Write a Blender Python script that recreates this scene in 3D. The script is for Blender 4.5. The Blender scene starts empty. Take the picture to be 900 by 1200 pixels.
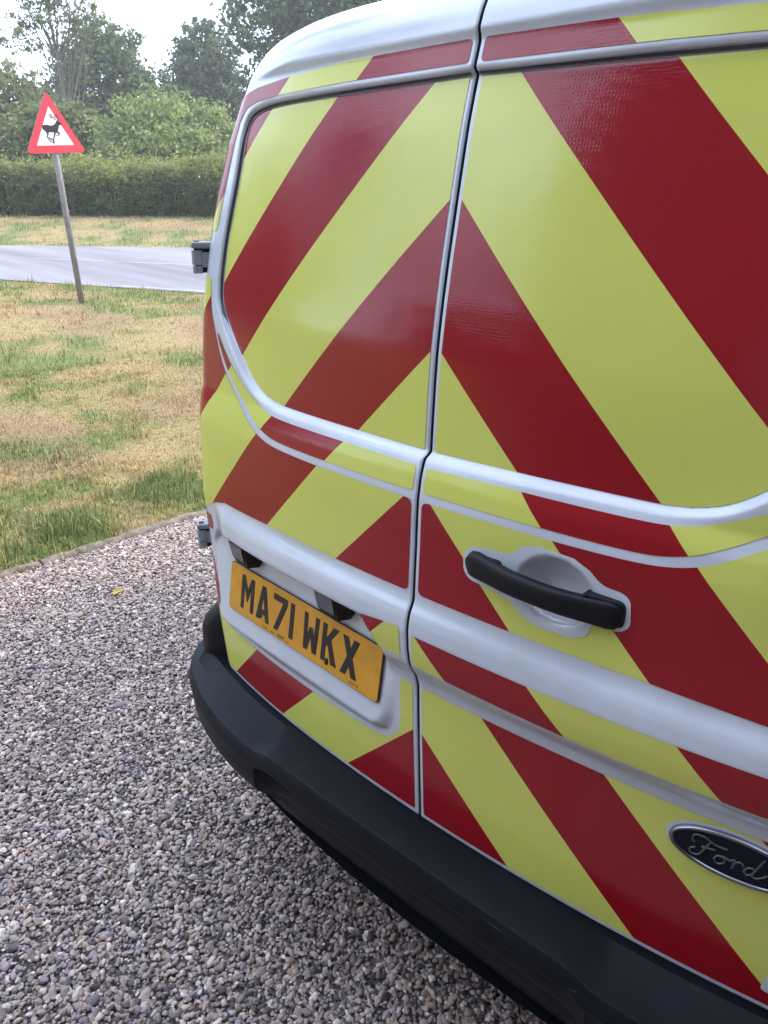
import bpy, math, numpy as np
from math import radians as R, sin, cos, pi
from mathutils import Vector, Matrix
rng = np.random.default_rng(7)
SC = bpy.context.scene
COL = SC.collection

# ------------------------------------------------------------------ camera
cam_d = bpy.data.cameras.new("camera"); cam = bpy.data.objects.new("camera", cam_d); COL.objects.link(cam)
CAM = Vector((0.768, -0.920, 1.690))
PITCH, YAW = R(21.47), R(133.32)
cam.location = CAM
cam.rotation_euler = (R(90) - PITCH, R(-0.15), YAW - R(90))
cam_d.sensor_fit = 'VERTICAL'; cam_d.sensor_height = 36.0; cam_d.lens = 928.8 / 1200 * 36
cam_d.clip_start = 0.05; cam_d.clip_end = 3000
SC.camera = cam

# ------------------------------------------------------------------ sky, sun, exposure
SUN_AZ, SUN_EL = R(67), R(48)          # direction to the sun: ahead of the van, so its rear stands in its own shade
w = bpy.data.worlds.new("World"); SC.world = w; w.use_nodes = True
nt = w.node_tree; nt.nodes.clear()
sky = nt.nodes.new('ShaderNodeTexSky'); sky.sky_type = 'NISHITA'; sky.sun_disc = False
sky.sun_elevation = SUN_EL; sky.sun_rotation = R(90) - SUN_AZ
sky.air_density = 1.2; sky.dust_density = 3.5; sky.ozone_density = 1.0
bgn = nt.nodes.new('ShaderNodeBackground'); bgn.inputs[1].default_value = 0.12
wo = nt.nodes.new('ShaderNodeOutputWorld')
tc = nt.nodes.new('ShaderNodeTexCoord')
nz = nt.nodes.new('ShaderNodeTexNoise'); nz.inputs['Scale'].default_value = 3.2; nz.inputs['Detail'].default_value = 6
rp = nt.nodes.new('ShaderNodeValToRGB'); rp.color_ramp.elements[0].position = 0.36; rp.color_ramp.elements[1].position = 0.56
mx = nt.nodes.new('ShaderNodeMixRGB'); mx.inputs[2].default_value = (18, 21.5, 28, 1)
nt.links.new(tc.outputs['Generated'], nz.inputs['Vector']); nt.links.new(nz.outputs['Fac'], rp.inputs['Fac'])
nt.links.new(rp.outputs['Color'], mx.inputs[0]); nt.links.new(sky.outputs[0], mx.inputs[1])
nt.links.new(mx.outputs[0], bgn.inputs[0]); nt.links.new(bgn.outputs[0], wo.inputs[0])
sd = bpy.data.lights.new("sun", 'SUN'); sun = bpy.data.objects.new("sun", sd); COL.objects.link(sun)
sd.energy = 3.8; sd.angle = R(6); sd.color = (1.0, 0.92, 0.79)
sdir = Vector((cos(SUN_EL) * cos(SUN_AZ), cos(SUN_EL) * sin(SUN_AZ), sin(SUN_EL)))
sun.rotation_euler = sdir.to_track_quat('Z', 'Y').to_euler(); sun.location = (0, 8, 20)
vs = SC.view_settings
SC.display_settings.display_device = 'sRGB'
vs.view_transform = 'Standard'; vs.look = 'None'; vs.exposure = 0.36; vs.gamma = 1.0; vs.use_curve_mapping = False
SC.cycles.use_denoising = True
SC.cycles.max_bounces = 8

# ------------------------------------------------------------------ materials
def nodes(name):
    m = bpy.data.materials.new(name); m.use_nodes = True
    t = m.node_tree; b = t.nodes['Principled BSDF']
    return m, t, b
def N(t, typ, **kw):
    n = t.nodes.new(typ)
    for k, v in kw.items():
        if k in n.inputs.keys(): n.inputs[k].default_value = v
        else: setattr(n, k, v)
    return n
def ramp(t, stops):
    n = t.nodes.new('ShaderNodeValToRGB'); cr = n.color_ramp
    while len(cr.elements) < len(stops): cr.elements.new(0.5)
    for e, (p, c) in zip(cr.elements, stops): e.position = p; e.color = (*c, 1)
    return n
def objcoord(t):
    return t.nodes.new('ShaderNodeTexCoord').outputs['Object']
def bump(t, b, height, strength, dist):
    n = N(t, 'ShaderNodeBump', Strength=strength, Distance=dist)
    t.links.new(height, n.inputs['Height']); t.links.new(n.outputs[0], b.inputs['Normal']); return n
def simple(name, col, rough=0.5, metal=0.0, noise=0.0, nscale=40, bmp=0.0, bscale=300, coat=0.0, spec=0.5, bdist=0.001):
    m, t, b = nodes(name)
    b.inputs['Base Color'].default_value = (*col, 1); b.inputs['Roughness'].default_value = rough
    b.inputs['Metallic'].default_value = metal; b.inputs['Coat Weight'].default_value = coat
    b.inputs['Coat Roughness'].default_value = 0.05; b.inputs['Specular IOR Level'].default_value = spec
    oc = objcoord(t)
    if noise:
        nn = N(t, 'ShaderNodeTexNoise', Scale=nscale, Detail=5.0); t.links.new(oc, nn.inputs['Vector'])
        lo = tuple(c * (1 - noise) for c in col); hi = tuple(min(1, c * (1 + noise)) for c in col)
        r = ramp(t, [(0.3, lo), (0.7, hi)]); t.links.new(nn.outputs['Fac'], r.inputs['Fac']); t.links.new(r.outputs[0], b.inputs['Base Color'])
    if bmp:
        n2 = N(t, 'ShaderNodeTexNoise', Scale=bscale, Detail=3.0); t.links.new(oc, n2.inputs['Vector'])
        bump(t, b, n2.outputs['Fac'], bmp, bdist)
    return m

def film(name, col, comb, rough):
    # glossy reflective sheet: faint honeycomb relief, slight waviness, thin dust
    m, t, b = nodes(name)
    oc = objcoord(t)
    d = N(t, 'ShaderNodeTexNoise', Scale=2.6, Detail=6.0, Roughness=0.62); t.links.new(oc, d.inputs['Vector'])
    r = ramp(t, [(0.35, tuple(c * 0.93 for c in col)), (0.62, col)]); t.links.new(d.outputs['Fac'], r.inputs['Fac'])
    sp = N(t, 'ShaderNodeTexVoronoi', Scale=17.0, Randomness=1.0); t.links.new(oc, sp.inputs['Vector'])   # rare fly specks
    spr = ramp(t, [(0.0, (1, 1, 1)), (0.05, (0, 0, 0))]); t.links.new(sp.outputs['Distance'], spr.inputs['Fac'])
    mk = N(t, 'ShaderNodeMixRGB'); mk.inputs[2].default_value = (0.03, 0.025, 0.02, 1)
    n9 = N(t, 'ShaderNodeTexNoise', Scale=4.0); t.links.new(oc, n9.inputs['Vector'])
    r9 = ramp(t, [(0.56, (0, 0, 0)), (0.60, (1, 1, 1))]); t.links.new(n9.outputs['Fac'], r9.inputs['Fac'])
    mm = N(t, 'ShaderNodeMath', operation='MULTIPLY'); t.links.new(spr.outputs[0], mm.inputs[0]); t.links.new(r9.outputs[0], mm.inputs[1])
    t.links.new(mm.outputs[0], mk.inputs[0]); t.links.new(r.outputs[0], mk.inputs[1]); t.links.new(mk.outputs[0], b.inputs['Base Color'])
    b.inputs['Roughness'].default_value = rough; b.inputs['Specular IOR Level'].default_value = 0.04; b.inputs['Coat Weight'].default_value = 0.85; b.inputs['Coat Roughness'].default_value = 0.11; b.inputs['Coat IOR'].default_value = 1.54
    v = N(t, 'ShaderNodeTexVoronoi', Scale=210.0, Randomness=0.45, feature='DISTANCE_TO_EDGE'); t.links.new(oc, v.inputs['Vector'])
    wv = N(t, 'ShaderNodeTexNoise', Scale=9.0, Detail=2.0); t.links.new(oc, wv.inputs['Vector'])
    b1 = N(t, 'ShaderNodeBump', Strength=comb, Distance=0.0006); t.links.new(v.outputs['Distance'], b1.inputs['Height'])
    b2 = N(t, 'ShaderNodeBump', Strength=0.25, Distance=0.004); t.links.new(wv.outputs['Fac'], b2.inputs['Height'])
    t.links.new(b1.outputs[0], b2.inputs['Normal']); t.links.new(b2.outputs[0], b.inputs['Normal']); t.links.new(b2.outputs[0], b.inputs['Coat Normal'])
    return m

M = {}
M['red'] = film('red_reflective_film', (0.34, 0.004, 0.012), 0.26, 0.38)
M['yellow'] = film('yellow_reflective_film', (0.73, 0.745, 0.15), 0.15, 0.38)
def paint():
    m, t, b = nodes('white_van_paint')
    oc = objcoord(t)
    d = N(t, 'ShaderNodeTexNoise', Scale=7.0, Detail=8.0, Roughness=0.65); t.links.new(oc, d.inputs['Vector'])
    r = ramp(t, [(0.3, (0.58, 0.61, 0.66)), (0.6, (0.68, 0.71, 0.77))]); t.links.new(d.outputs['Fac'], r.inputs['Fac'])
    t.links.new(r.outputs[0], b.inputs['Base Color'])
    b.inputs['Roughness'].default_value = 0.32; b.inputs['Coat Weight'].default_value = 1.0; b.inputs['Coat Roughness'].default_value = 0.06
    f = N(t, 'ShaderNodeTexNoise', Scale=900.0); t.links.new(oc, f.inputs['Vector']); bump(t, b, f.outputs['Fac'], 0.03, 0.0006)
    return m
M['paint'] = paint()
def bumpermat():
    m, t, b = nodes('black_bumper_plastic'); oc = objcoord(t)
    n = N(t, 'ShaderNodeTexNoise', Scale=11.0, Detail=7.0, Roughness=.7); t.links.new(oc, n.inputs['Vector'])
    r = ramp(t, [(.35, (.004, .005, .007)), (.6, (.007, .008, .011)), (.8, (.022, .021, .021))]); t.links.new(n.outputs['Fac'], r.inputs['Fac'])
    mp = N(t, 'ShaderNodeMapping'); mp.inputs['Scale'].default_value = (3, 40, 40); t.links.new(oc, mp.inputs['Vector'])
    n2 = N(t, 'ShaderNodeTexNoise', Scale=2.2, Detail=5.0); t.links.new(mp.outputs[0], n2.inputs['Vector'])
    r2 = ramp(t, [(.70, (0, 0, 0)), (.74, (1, 1, 1))]); t.links.new(n2.outputs['Fac'], r2.inputs['Fac'])
    mk = N(t, 'ShaderNodeMixRGB'); mk.inputs[2].default_value = (.05, .05, .052, 1); t.links.new(r2.outputs[0], mk.inputs[0]); t.links.new(r.outputs[0], mk.inputs[1])
    t.links.new(mk.outputs[0], b.inputs['Base Color']); b.inputs['Roughness'].default_value = .46; b.inputs['Specular IOR Level'].default_value = .14
    g = N(t, 'ShaderNodeTexNoise', Scale=1100.0); t.links.new(oc, g.inputs['Vector']); bump(t, b, g.outputs['Fac'], .4, .0005); return m
M['bumper'] = bumpermat()
M['black'] = simple('black_trim_plastic', (0.006, 0.006, 0.008), 0.45, spec=0.3, bmp=0.2, bscale=1200, bdist=0.0003)
M['handle'] = simple('black_handle_plastic', (0.006, 0.006, 0.008), 0.5, spec=0.3, bmp=0.35, bscale=1500, bdist=0.0004)
M['seal'] = simple('dark_rubber_and_gap_shade', (0.035, 0.04, 0.05), 0.8)
M['grey'] = simple('grey_hinge_metal', (0.33, 0.34, 0.37), 0.42, metal=0.3, noise=0.15)
M['chrome'] = simple('chrome', (0.27, 0.28, 0.31), 0.2, metal=1.0)
M['oval'] = simple('dark_emblem_enamel', (0.004, 0.006, 0.014), 0.25, coat=0.1, spec=.15)
M['script'] = simple('dull_silver_script', (0.17, 0.17, 0.19), 0.3, metal=0.8)
M['plate'] = simple('amber_number_plate', (0.70, 0.315, 0.012), 0.35, noise=0.10, nscale=25, coat=0.3)
M['ink'] = simple('plate_black_characters', (0.014, 0.012, 0.012), 0.5)
M['lens'] = simple('smoky_lamp_lens', (0.085, 0.09, 0.11), 0.25, coat=0.6)
M['brake'] = simple('red_lamp_lens', (0.45, 0.02, 0.05), 0.15, coat=1.0)
M['tyre'] = simple('tyre_rubber', (0.02, 0.02, 0.02), 0.85, bmp=0.4, bscale=60)
M['rim'] = simple('grey_wheel_steel', (0.35, 0.35, 0.36), 0.4, metal=0.6)
M['post'] = simple('weathered_grey_post', (0.23, 0.21, 0.20), 0.6, noise=0.25, nscale=14, metal=0.1)
M['sign_red'] = simple('faded_red_sign_sheet', (0.62, 0.035, 0.06), 0.4, noise=0.12, nscale=6)
M['sign_white'] = simple('white_sign_sheet', (0.80, 0.78, 0.80), 0.4, noise=0.03, nscale=6)
M['sign_back'] = simple('grey_sign_back', (0.28, 0.28, 0.29), 0.5, metal=0.4)
M['kerb'] = simple('old_concrete_edging', (0.17, 0.135, 0.105), 0.9, noise=0.5, nscale=22, bmp=0.8, bscale=90, bdist=0.006)
M['yleaf'] = simple('yellow_fallen_leaf', (0.62, 0.42, 0.07), 0.6, noise=0.2)
M['straw'] = simple('pale_straw', (0.50, 0.42, 0.30), 0.7)
M['bark'] = simple('grey_brown_bark', (0.15, 0.125, 0.10), 0.9, noise=0.3, nscale=8, bmp=0.8, bscale=25, bdist=0.02)
M['linepaint'] = simple('worn_white_road_paint', (0.29, 0.28, 0.295), 0.7, noise=0.15, nscale=5)

def vcol(name, rough=0.8, trans=0.0, spec=0.3):
    m, t, b = nodes(name)
    a = N(t, 'ShaderNodeAttribute', attribute_name='tone'); t.links.new(a.outputs['Color'], b.inputs['Base Color'])
    b.inputs['Roughness'].default_value = rough; b.inputs['Specular IOR Level'].default_value = spec
    if trans:
        tr = N(t, 'ShaderNodeBsdfTranslucent'); t.links.new(a.outputs['Color'], tr.inputs['Color'])
        ms = N(t, 'ShaderNodeMixShader', Fac=trans); t.links.new(b.outputs[0], ms.inputs[1]); t.links.new(tr.outputs[0], ms.inputs[2])
        t.links.new(ms.outputs[0], t.nodes['Material Output'].inputs['Surface'])
    return m
M['blade'] = vcol('grass_blade', 0.7, 0.35)
M['leaf'] = vcol('tree_leaf', 0.55, 0.35)
def groundmat():
    m, t, b = nodes('meadow_turf')
    a = N(t, 'ShaderNodeAttribute', attribute_name='tone')
    oc = objcoord(t); n = N(t, 'ShaderNodeTexNoise', Scale=38.0, Detail=8.0, Roughness=0.7); t.links.new(oc, n.inputs['Vector'])
    r = ramp(t, [(0.3, (0.55, 0.55, 0.55)), (0.7, (1.25, 1.25, 1.25))]); t.links.new(n.outputs['Fac'], r.inputs['Fac'])
    mu = N(t, 'ShaderNodeMixRGB', blend_type='MULTIPLY'); mu.inputs[0].default_value = 1.0
    t.links.new(a.outputs['Color'], mu.inputs[1]); t.links.new(r.outputs[0], mu.inputs[2]); t.links.new(mu.outputs[0], b.inputs['Base Color'])
    b.inputs['Roughness'].default_value = 0.95; bump(t, b, n.outputs['Fac'], 0.8, 0.03); return m
M['ground'] = groundmat()
def roadmat():
    m, t, b = nodes('pale_worn_asphalt')
    oc = objcoord(t)
    n = N(t, 'ShaderNodeTexNoise', Scale=90.0, Detail=6.0); t.links.new(oc, n.inputs['Vector'])
    mp = N(t, 'ShaderNodeMapping'); mp.inputs['Rotation'].default_value = (0, 0, -R(35)); mp.inputs['Scale'].default_value = (0.12, 1.6, 1); t.links.new(oc, mp.inputs['Vector'])
    n2 = N(t, 'ShaderNodeTexNoise', Scale=1.0, Detail=4.0); t.links.new(mp.outputs[0], n2.inputs['Vector'])
    r = ramp(t, [(0.35, (0.15, 0.14, 0.155)), (0.5, (0.20, 0.19, 0.21)), (0.7, (0.26, 0.25, 0.265))]); t.links.new(n2.outputs['Fac'], r.inputs['Fac'])
    r2 = ramp(t, [(0.3, (0.8, 0.8, 0.8)), (0.7, (1.15, 1.15, 1.15))]); t.links.new(n.outputs['Fac'], r2.inputs['Fac'])
    mu = N(t, 'ShaderNodeMixRGB', blend_type='MULTIPLY'); mu.inputs[0].default_value = 1.0
    t.links.new(r.outputs[0], mu.inputs[1]); t.links.new(r2.outputs[0], mu.inputs[2]); t.links.new(mu.outputs[0], b.inputs['Base Color'])
    b.inputs['Roughness'].default_value = 0.75; bump(t, b, n.outputs['Fac'], 0.4, 0.01); return m
M['road'] = roadmat()
def gravelbase():
    m, t, b = nodes('gravel_bedding')
    oc = objcoord(t); v = N(t, 'ShaderNodeTexVoronoi', Scale=60.0); t.links.new(oc, v.inputs['Vector'])
    r = ramp(t, [(0.0, (0.11, 0.095, 0.085)), (0.5, (0.20, 0.175, 0.16)), (1.0, (0.30, 0.27, 0.25))]); t.links.new(v.outputs['Color'], r.inputs['Fac'])
    t.links.new(r.outputs[0], b.inputs['Base Color']); b.inputs['Roughness'].default_value = 0.9
    bump(t, b, v.outputs['Distance'], 1.0, 0.012); b.inputs['Normal']; return m
M['gravelbase'] = gravelbase()
def stonemat():
    m, t, b = nodes('gravel_stone')
    a = N(t, 'ShaderNodeAttribute', attribute_name='tone', attribute_type='INSTANCER')
    oc = objcoord(t); n = N(t, 'ShaderNodeTexNoise', Scale=3.0, Detail=4.0); t.links.new(oc, n.inputs['Vector'])
    r = ramp(t, [(0.3, (0.75, 0.75, 0.75)), (0.7, (1.15, 1.15, 1.15))]); t.links.new(n.outputs['Fac'], r.inputs['Fac'])
    mu = N(t, 'ShaderNodeMixRGB', blend_type='MULTIPLY'); mu.inputs[0].default_value = 1.0
    t.links.new(a.outputs['Color'], mu.inputs[1]); t.links.new(r.outputs[0], mu.inputs[2]); t.links.new(mu.outputs[0], b.inputs['Base Color'])
    b.inputs['Roughness'].default_value = 0.62; b.inputs['Specular IOR Level'].default_value = 0.35; return m
M['stone'] = stonemat()

# ------------------------------------------------------------------ helpers
def mesh_obj(name, verts, faces, mat, parent=None, smooth=False, tone=None):
    me = bpy.data.meshes.new(name)
    verts = np.asarray(verts, dtype=np.float32)
    if isinstance(faces, np.ndarray):
        k = faces.shape[1]
        me.vertices.add(len(verts)); me.vertices.foreach_set('co', verts.ravel())
        me.loops.add(faces.size); me.loops.foreach_set('vertex_index', faces.ravel().astype(np.int32))
        me.polygons.add(len(faces)); me.polygons.foreach_set('loop_start', np.arange(0, faces.size, k, dtype=np.int32))
        me.update(calc_edges=True)
    else:
        me.from_pydata([tuple(map(float, v)) for v in verts], [], faces); me.update()
    me.polygons.foreach_set('use_smooth', np.full(len(me.polygons), smooth)); me.materials.append(M[mat] if isinstance(mat, str) else mat)
    if tone is not None:
        at = me.color_attributes.new('tone', 'FLOAT_COLOR', 'POINT')
        c = np.ones((len(verts), 4), dtype=np.float32); c[:, :3] = tone; at.data.foreach_set('color', c.ravel())
    o = bpy.data.objects.new(name, me); COL.objects.link(o)
    if parent: o.parent = parent
    return o
def tag(o, label=None, cat=None, group=None, kind=None):
    if label: o['label'] = label
    if cat: o['category'] = cat
    if group: o['group'] = group
    if kind: o['kind'] = kind
    return o
def empty(name, loc=(0, 0, 0)):
    o = bpy.data.objects.new(name, None); o.location = loc; o.empty_display_size = 0.1; COL.objects.link(o); return o
def smst(x): x = np.clip(x, 0, 1); return x * x * (3 - 2 * x)
def edge_split(o, ang=35):
    m = o.modifiers.new('edges', 'EDGE_SPLIT'); m.split_angle = R(ang)
def bevel(o, wd, seg=2):
    m = o.modifiers.new('bevel', 'BEVEL'); m.width = wd; m.segments = seg; m.limit_method = 'ANGLE'; m.angle_limit = R(35)
class MB:
    def __init__(s): s.v = []; s.f = []
    def add(s, v, f):
        b = len(s.v); s.v += [tuple(p) for p in v]; s.f += [tuple(i + b for i in q) for q in f]
    def box(s, c, sz, m=None):
        v = [Vector((c[0] + sz[0] / 2 * i, c[1] + sz[1] / 2 * j, c[2] + sz[2] / 2 * k)) for i in (-1, 1) for j in (-1, 1) for k in (-1, 1)]
        if m is not None: v = [m @ p for p in v]
        s.add(v, [(0, 1, 3, 2), (4, 6, 7, 5), (0, 4, 5, 1), (2, 3, 7, 6), (0, 2, 6, 4), (1, 5, 7, 3)])
    def tube(s, pts, rad, n=10, cap=True):
        pts = [Vector(p) for p in pts]; rad = rad if isinstance(rad, (list, tuple)) else [rad] * len(pts)
        rings = []; up = None
        for i, p in enumerate(pts):
            d = (pts[min(i + 1, len(pts) - 1)] - pts[max(i - 1, 0)]).normalized()
            if up is None: up = d.orthogonal().normalized()
            up = (up - d * up.dot(d)).normalized(); sx = d.cross(up)
            rings.append([p + (up * cos(2 * pi * k / n) + sx * sin(2 * pi * k / n)) * rad[i] for k in range(n)])
        v = [q for r in rings for q in r]; f = []
        for i in range(len(rings) - 1):
            for k in range(n): f.append((i * n + k, i * n + (k + 1) % n, (i + 1) * n + (k + 1) % n, (i + 1) * n + k))
        if cap: f.append(tuple(range(n))[::-1]); f.append(tuple((len(rings) - 1) * n + k for k in range(n)))
        s.add(v, f)
    def prism(s, poly, d0, d1):
        # poly: outline points, each (x, z) mapped by functions d0 / d1 giving front and back points
        n = len(poly); v = [d0(p) for p in poly] + [d1(p) for p in poly]
        s.add(v, [tuple(range(n)), tuple(range(2 * n - 1, n - 1, -1))] + [(i, i + n, (i + 1) % n + n, (i + 1) % n) for i in range(n)])
    def build(s, name, mat, parent=None, smooth=False):
        return mesh_obj(name, s.v, s.f, mat, parent, smooth)

# ------------------------------------------------------------------ terrain
TH = R(35); E_ = np.array([cos(TH), sin(TH)]); N_ = np.array([-sin(TH), cos(TH)]); O_ = np.array([-10.13, 5.0])
ROADW = 5.5
def sw(x, y): dx, dy = x - O_[0], y - O_[1]; return dx * E_[0] + dy * E_[1], dx * N_[0] + dy * N_[1]
def xy(s, w_): return O_[0] + s * E_[0] + w_ * N_[0], O_[1] + s * E_[1] + w_ * N_[1]
def height(x, y):
    x = np.asarray(x, float); y = np.asarray(y, float); s, w_ = sw(x, y)
    near = 0.515 - 0.045 * np.clip(s, -4, 4)
    up = smst((w_ + 9.0) / 9.0) * near
    rampx = smst((-2.90 - x) / 3.2); near_road = smst((w_ + 3.2) / 3.0)
    lo = np.where(w_ < 0, up * np.maximum(rampx, near_road), 0)
    mid = near + (0.762 - near) * np.clip(w_ / ROADW, 0, 1)
    hi = 0.762 + 0.52 * smst((w_ - ROADW - 0.5) / 3.6)
    h = np.where(w_ < 0, lo, np.where(w_ < ROADW, mid, hi))
    return h - 0.02 * (x > -2.86) * (w_ < -3.4)
def gnoise(x, y, sc, seed=0):
    # smooth value noise with numpy
    xs = np.asarray(x) * sc + 31.7 * seed + 500; ys = np.asarray(y) * sc + 17.3 * seed + 500
    xi = np.floor(xs).astype(int); yi = np.floor(ys).astype(int); fx = xs - xi; fy = ys - yi
    fx = fx * fx * (3 - 2 * fx); fy = fy * fy * (3 - 2 * fy)
    def hsh(a, b):
        v = np.sin(a * 127.1 + b * 311.7 + seed * 74.7) * 43758.5453; return v - np.floor(v)
    return (hsh(xi, yi) * (1 - fx) + hsh(xi + 1, yi) * fx) * (1 - fy) + (hsh(xi, yi + 1) * (1 - fx) + hsh(xi + 1, yi + 1) * fx) * fy
def fbm(x, y, sc, seed=0, oct=4):
    t = 0; a = 0.5; tot = 0
    for i in range(oct): t = t + a * gnoise(x, y, sc * 2 ** i, seed + i); tot += a; a *= 0.55
    return t / tot
STRAW = np.array([0.42, 0.315, 0.145]); PINK = np.array([0.37, 0.245, 0.13]); GREEN = np.array([0.165, 0.215, 0.055]); DKG = np.array([0.075, 0.125, 0.035]); MOSS = np.array([0.25, 0.25, 0.09])
def turf(x, y):
    s, w_ = sw(x, y)
    g = fbm(x, y, 1.5, 3, 5); p = fbm(x, y, 1.3, 11); m = fbm(x, y, 3.6, 20)
    d = np.hypot(x - CAM.x, y - CAM.y)
    # a greener belt one to two metres inside the edging, dry mown turf beyond, a bare dry track near the road
    belt = np.exp(-((-2.9 - x - 1.0) / 0.6) ** 2) * 0.08 + np.exp(-((-2.9 - x - 3.0) / 0.9) ** 2) * 0.03 - 0.03
    far = 0.10 * smst((w_ - ROADW) / 0.4) * (1 - smst((w_ - ROADW - 1.1) / 0.5)) + 0.12 * np.exp(-((w_ + 0.9) / 0.6) ** 2) * (w_ < 0)
    track = -0.22 * np.exp(-((w_ + 2.35 + 0.25 * (s - 1)) / 0.55) ** 2)
    k = smst((g + belt + far + track + (m - 0.5) * 0.50 - 0.365) / 0.26)
    dry = STRAW[None] * (1 - smst((p - 0.42) / 0.2))[:, None] + PINK[None] * smst((p - 0.42) / 0.2)[:, None]
    gr = MOSS[None] * (1 - smst((m - 0.35) / 0.3))[:, None] + GREEN[None] * smst((m - 0.35) / 0.3)[:, None]
    k2 = smst((belt - 0.02) / 0.05) * smst((g - 0.45) / 0.15)
    c = dry * (1 - k)[:, None] + gr * k[:, None]
    return c * (1 - k2)[:, None] + GREEN[None] * k2[:, None], k
def grid_mesh(name, S, W, mat, dz=0.0, color=True, parent=None):
    SS, WW = np.meshgrid(S, W, indexing='ij'); X, Y = xy(SS.ravel(), WW.ravel()); Z = height(X, Y) + dz
    n, m = len(S), len(W); i = np.arange(n - 1)[:, None] * m + np.arange(m - 1)[None]
    f = np.stack([i, i + m, i + m + 1, i + 1], -1).reshape(-1, 4)
    tone = None
    if color: tone = turf(X, Y)[0] * 0.8
    return mesh_obj(name, np.stack([X, Y, Z], 1), f, mat, parent, True, tone)
def spaced(*segs):
    out = []
    for a, b, st in segs: out += list(np.arange(a, b - 1e-6, st))
    out.append(segs[-1][1]); return np.array(out)
Sg = spaced((-240, -60, 30), (-60, -12, 3), (-12, 22, 0.2), (22, 60, 3), (60, 240, 30))
Wg = spaced((-180, -60, 30), (-60, -18, 3), (-18, 0, 0.2), (0, ROADW, ROADW / 4), (ROADW, 12, 0.2), (12, 60, 3), (60, 300, 30))
tag(grid_mesh('ground', Sg, Wg, 'ground', -0.006), 'dry patchy meadow ground running out to the horizon', kind='structure')
Sr = spaced((-160, -12, 4), (-12, 22, 0.5), (22, 160, 4))
tag(grid_mesh('road', Sr, np.linspace(0, ROADW, 5), 'road', 0.004, False), 'pale worn asphalt lane crossing behind the verge', kind='structure')
def strip(name, s0, s1, w0, w1, mat, dz):
    return grid_mesh(name, np.arange(s0, s1 + 0.01, 0.5), np.array([w0, (w0 + w1) / 2, w1]), mat, dz, False)
ml = strip('road_marking', -2.8, 26, 2.62, 2.72, 'linepaint', 0.008); tag(ml, 'thin worn white line along the middle of the lane', kind='structure')
e1 = strip('road_edge_line', 0.0, 24, 0.06, 0.17, 'linepaint', 0.008); tag(e1, 'white edge line on the near side of the lane', kind='structure')
e2 = strip('road_edge_line', -24, -2.0, 0.06, 0.15, 'linepaint', 0.008); tag(e2, 'short stretch of white edge line left of the sign post', kind='structure')

# gravel drive: a bedding sheet with loose stones on it
gx = np.linspace(-2.87, 9, 60); gy = np.linspace(-9, 8.0, 80)
GX, GY = np.meshgrid(gx, gy, indexing='ij'); ii = np.arange(59)[:, None] * 80 + np.arange(79)[None]
keep_z = np.full(GX.size, -0.008) + (fbm(GX.ravel(), GY.ravel(), 1.1, 5) - 0.5) * 0.012
gv = np.stack([GX.ravel(), GY.ravel(), np.maximum(keep_z, height(GX.ravel(), GY.ravel()) + 0.003)], 1)
tag(mesh_obj('gravel_drive', gv, np.stack([ii, ii + 80, ii + 81, ii + 1], -1).reshape(-1, 4), 'gravelbase', None, True), 'gravel drive under and beside the van', kind='structure')

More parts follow.
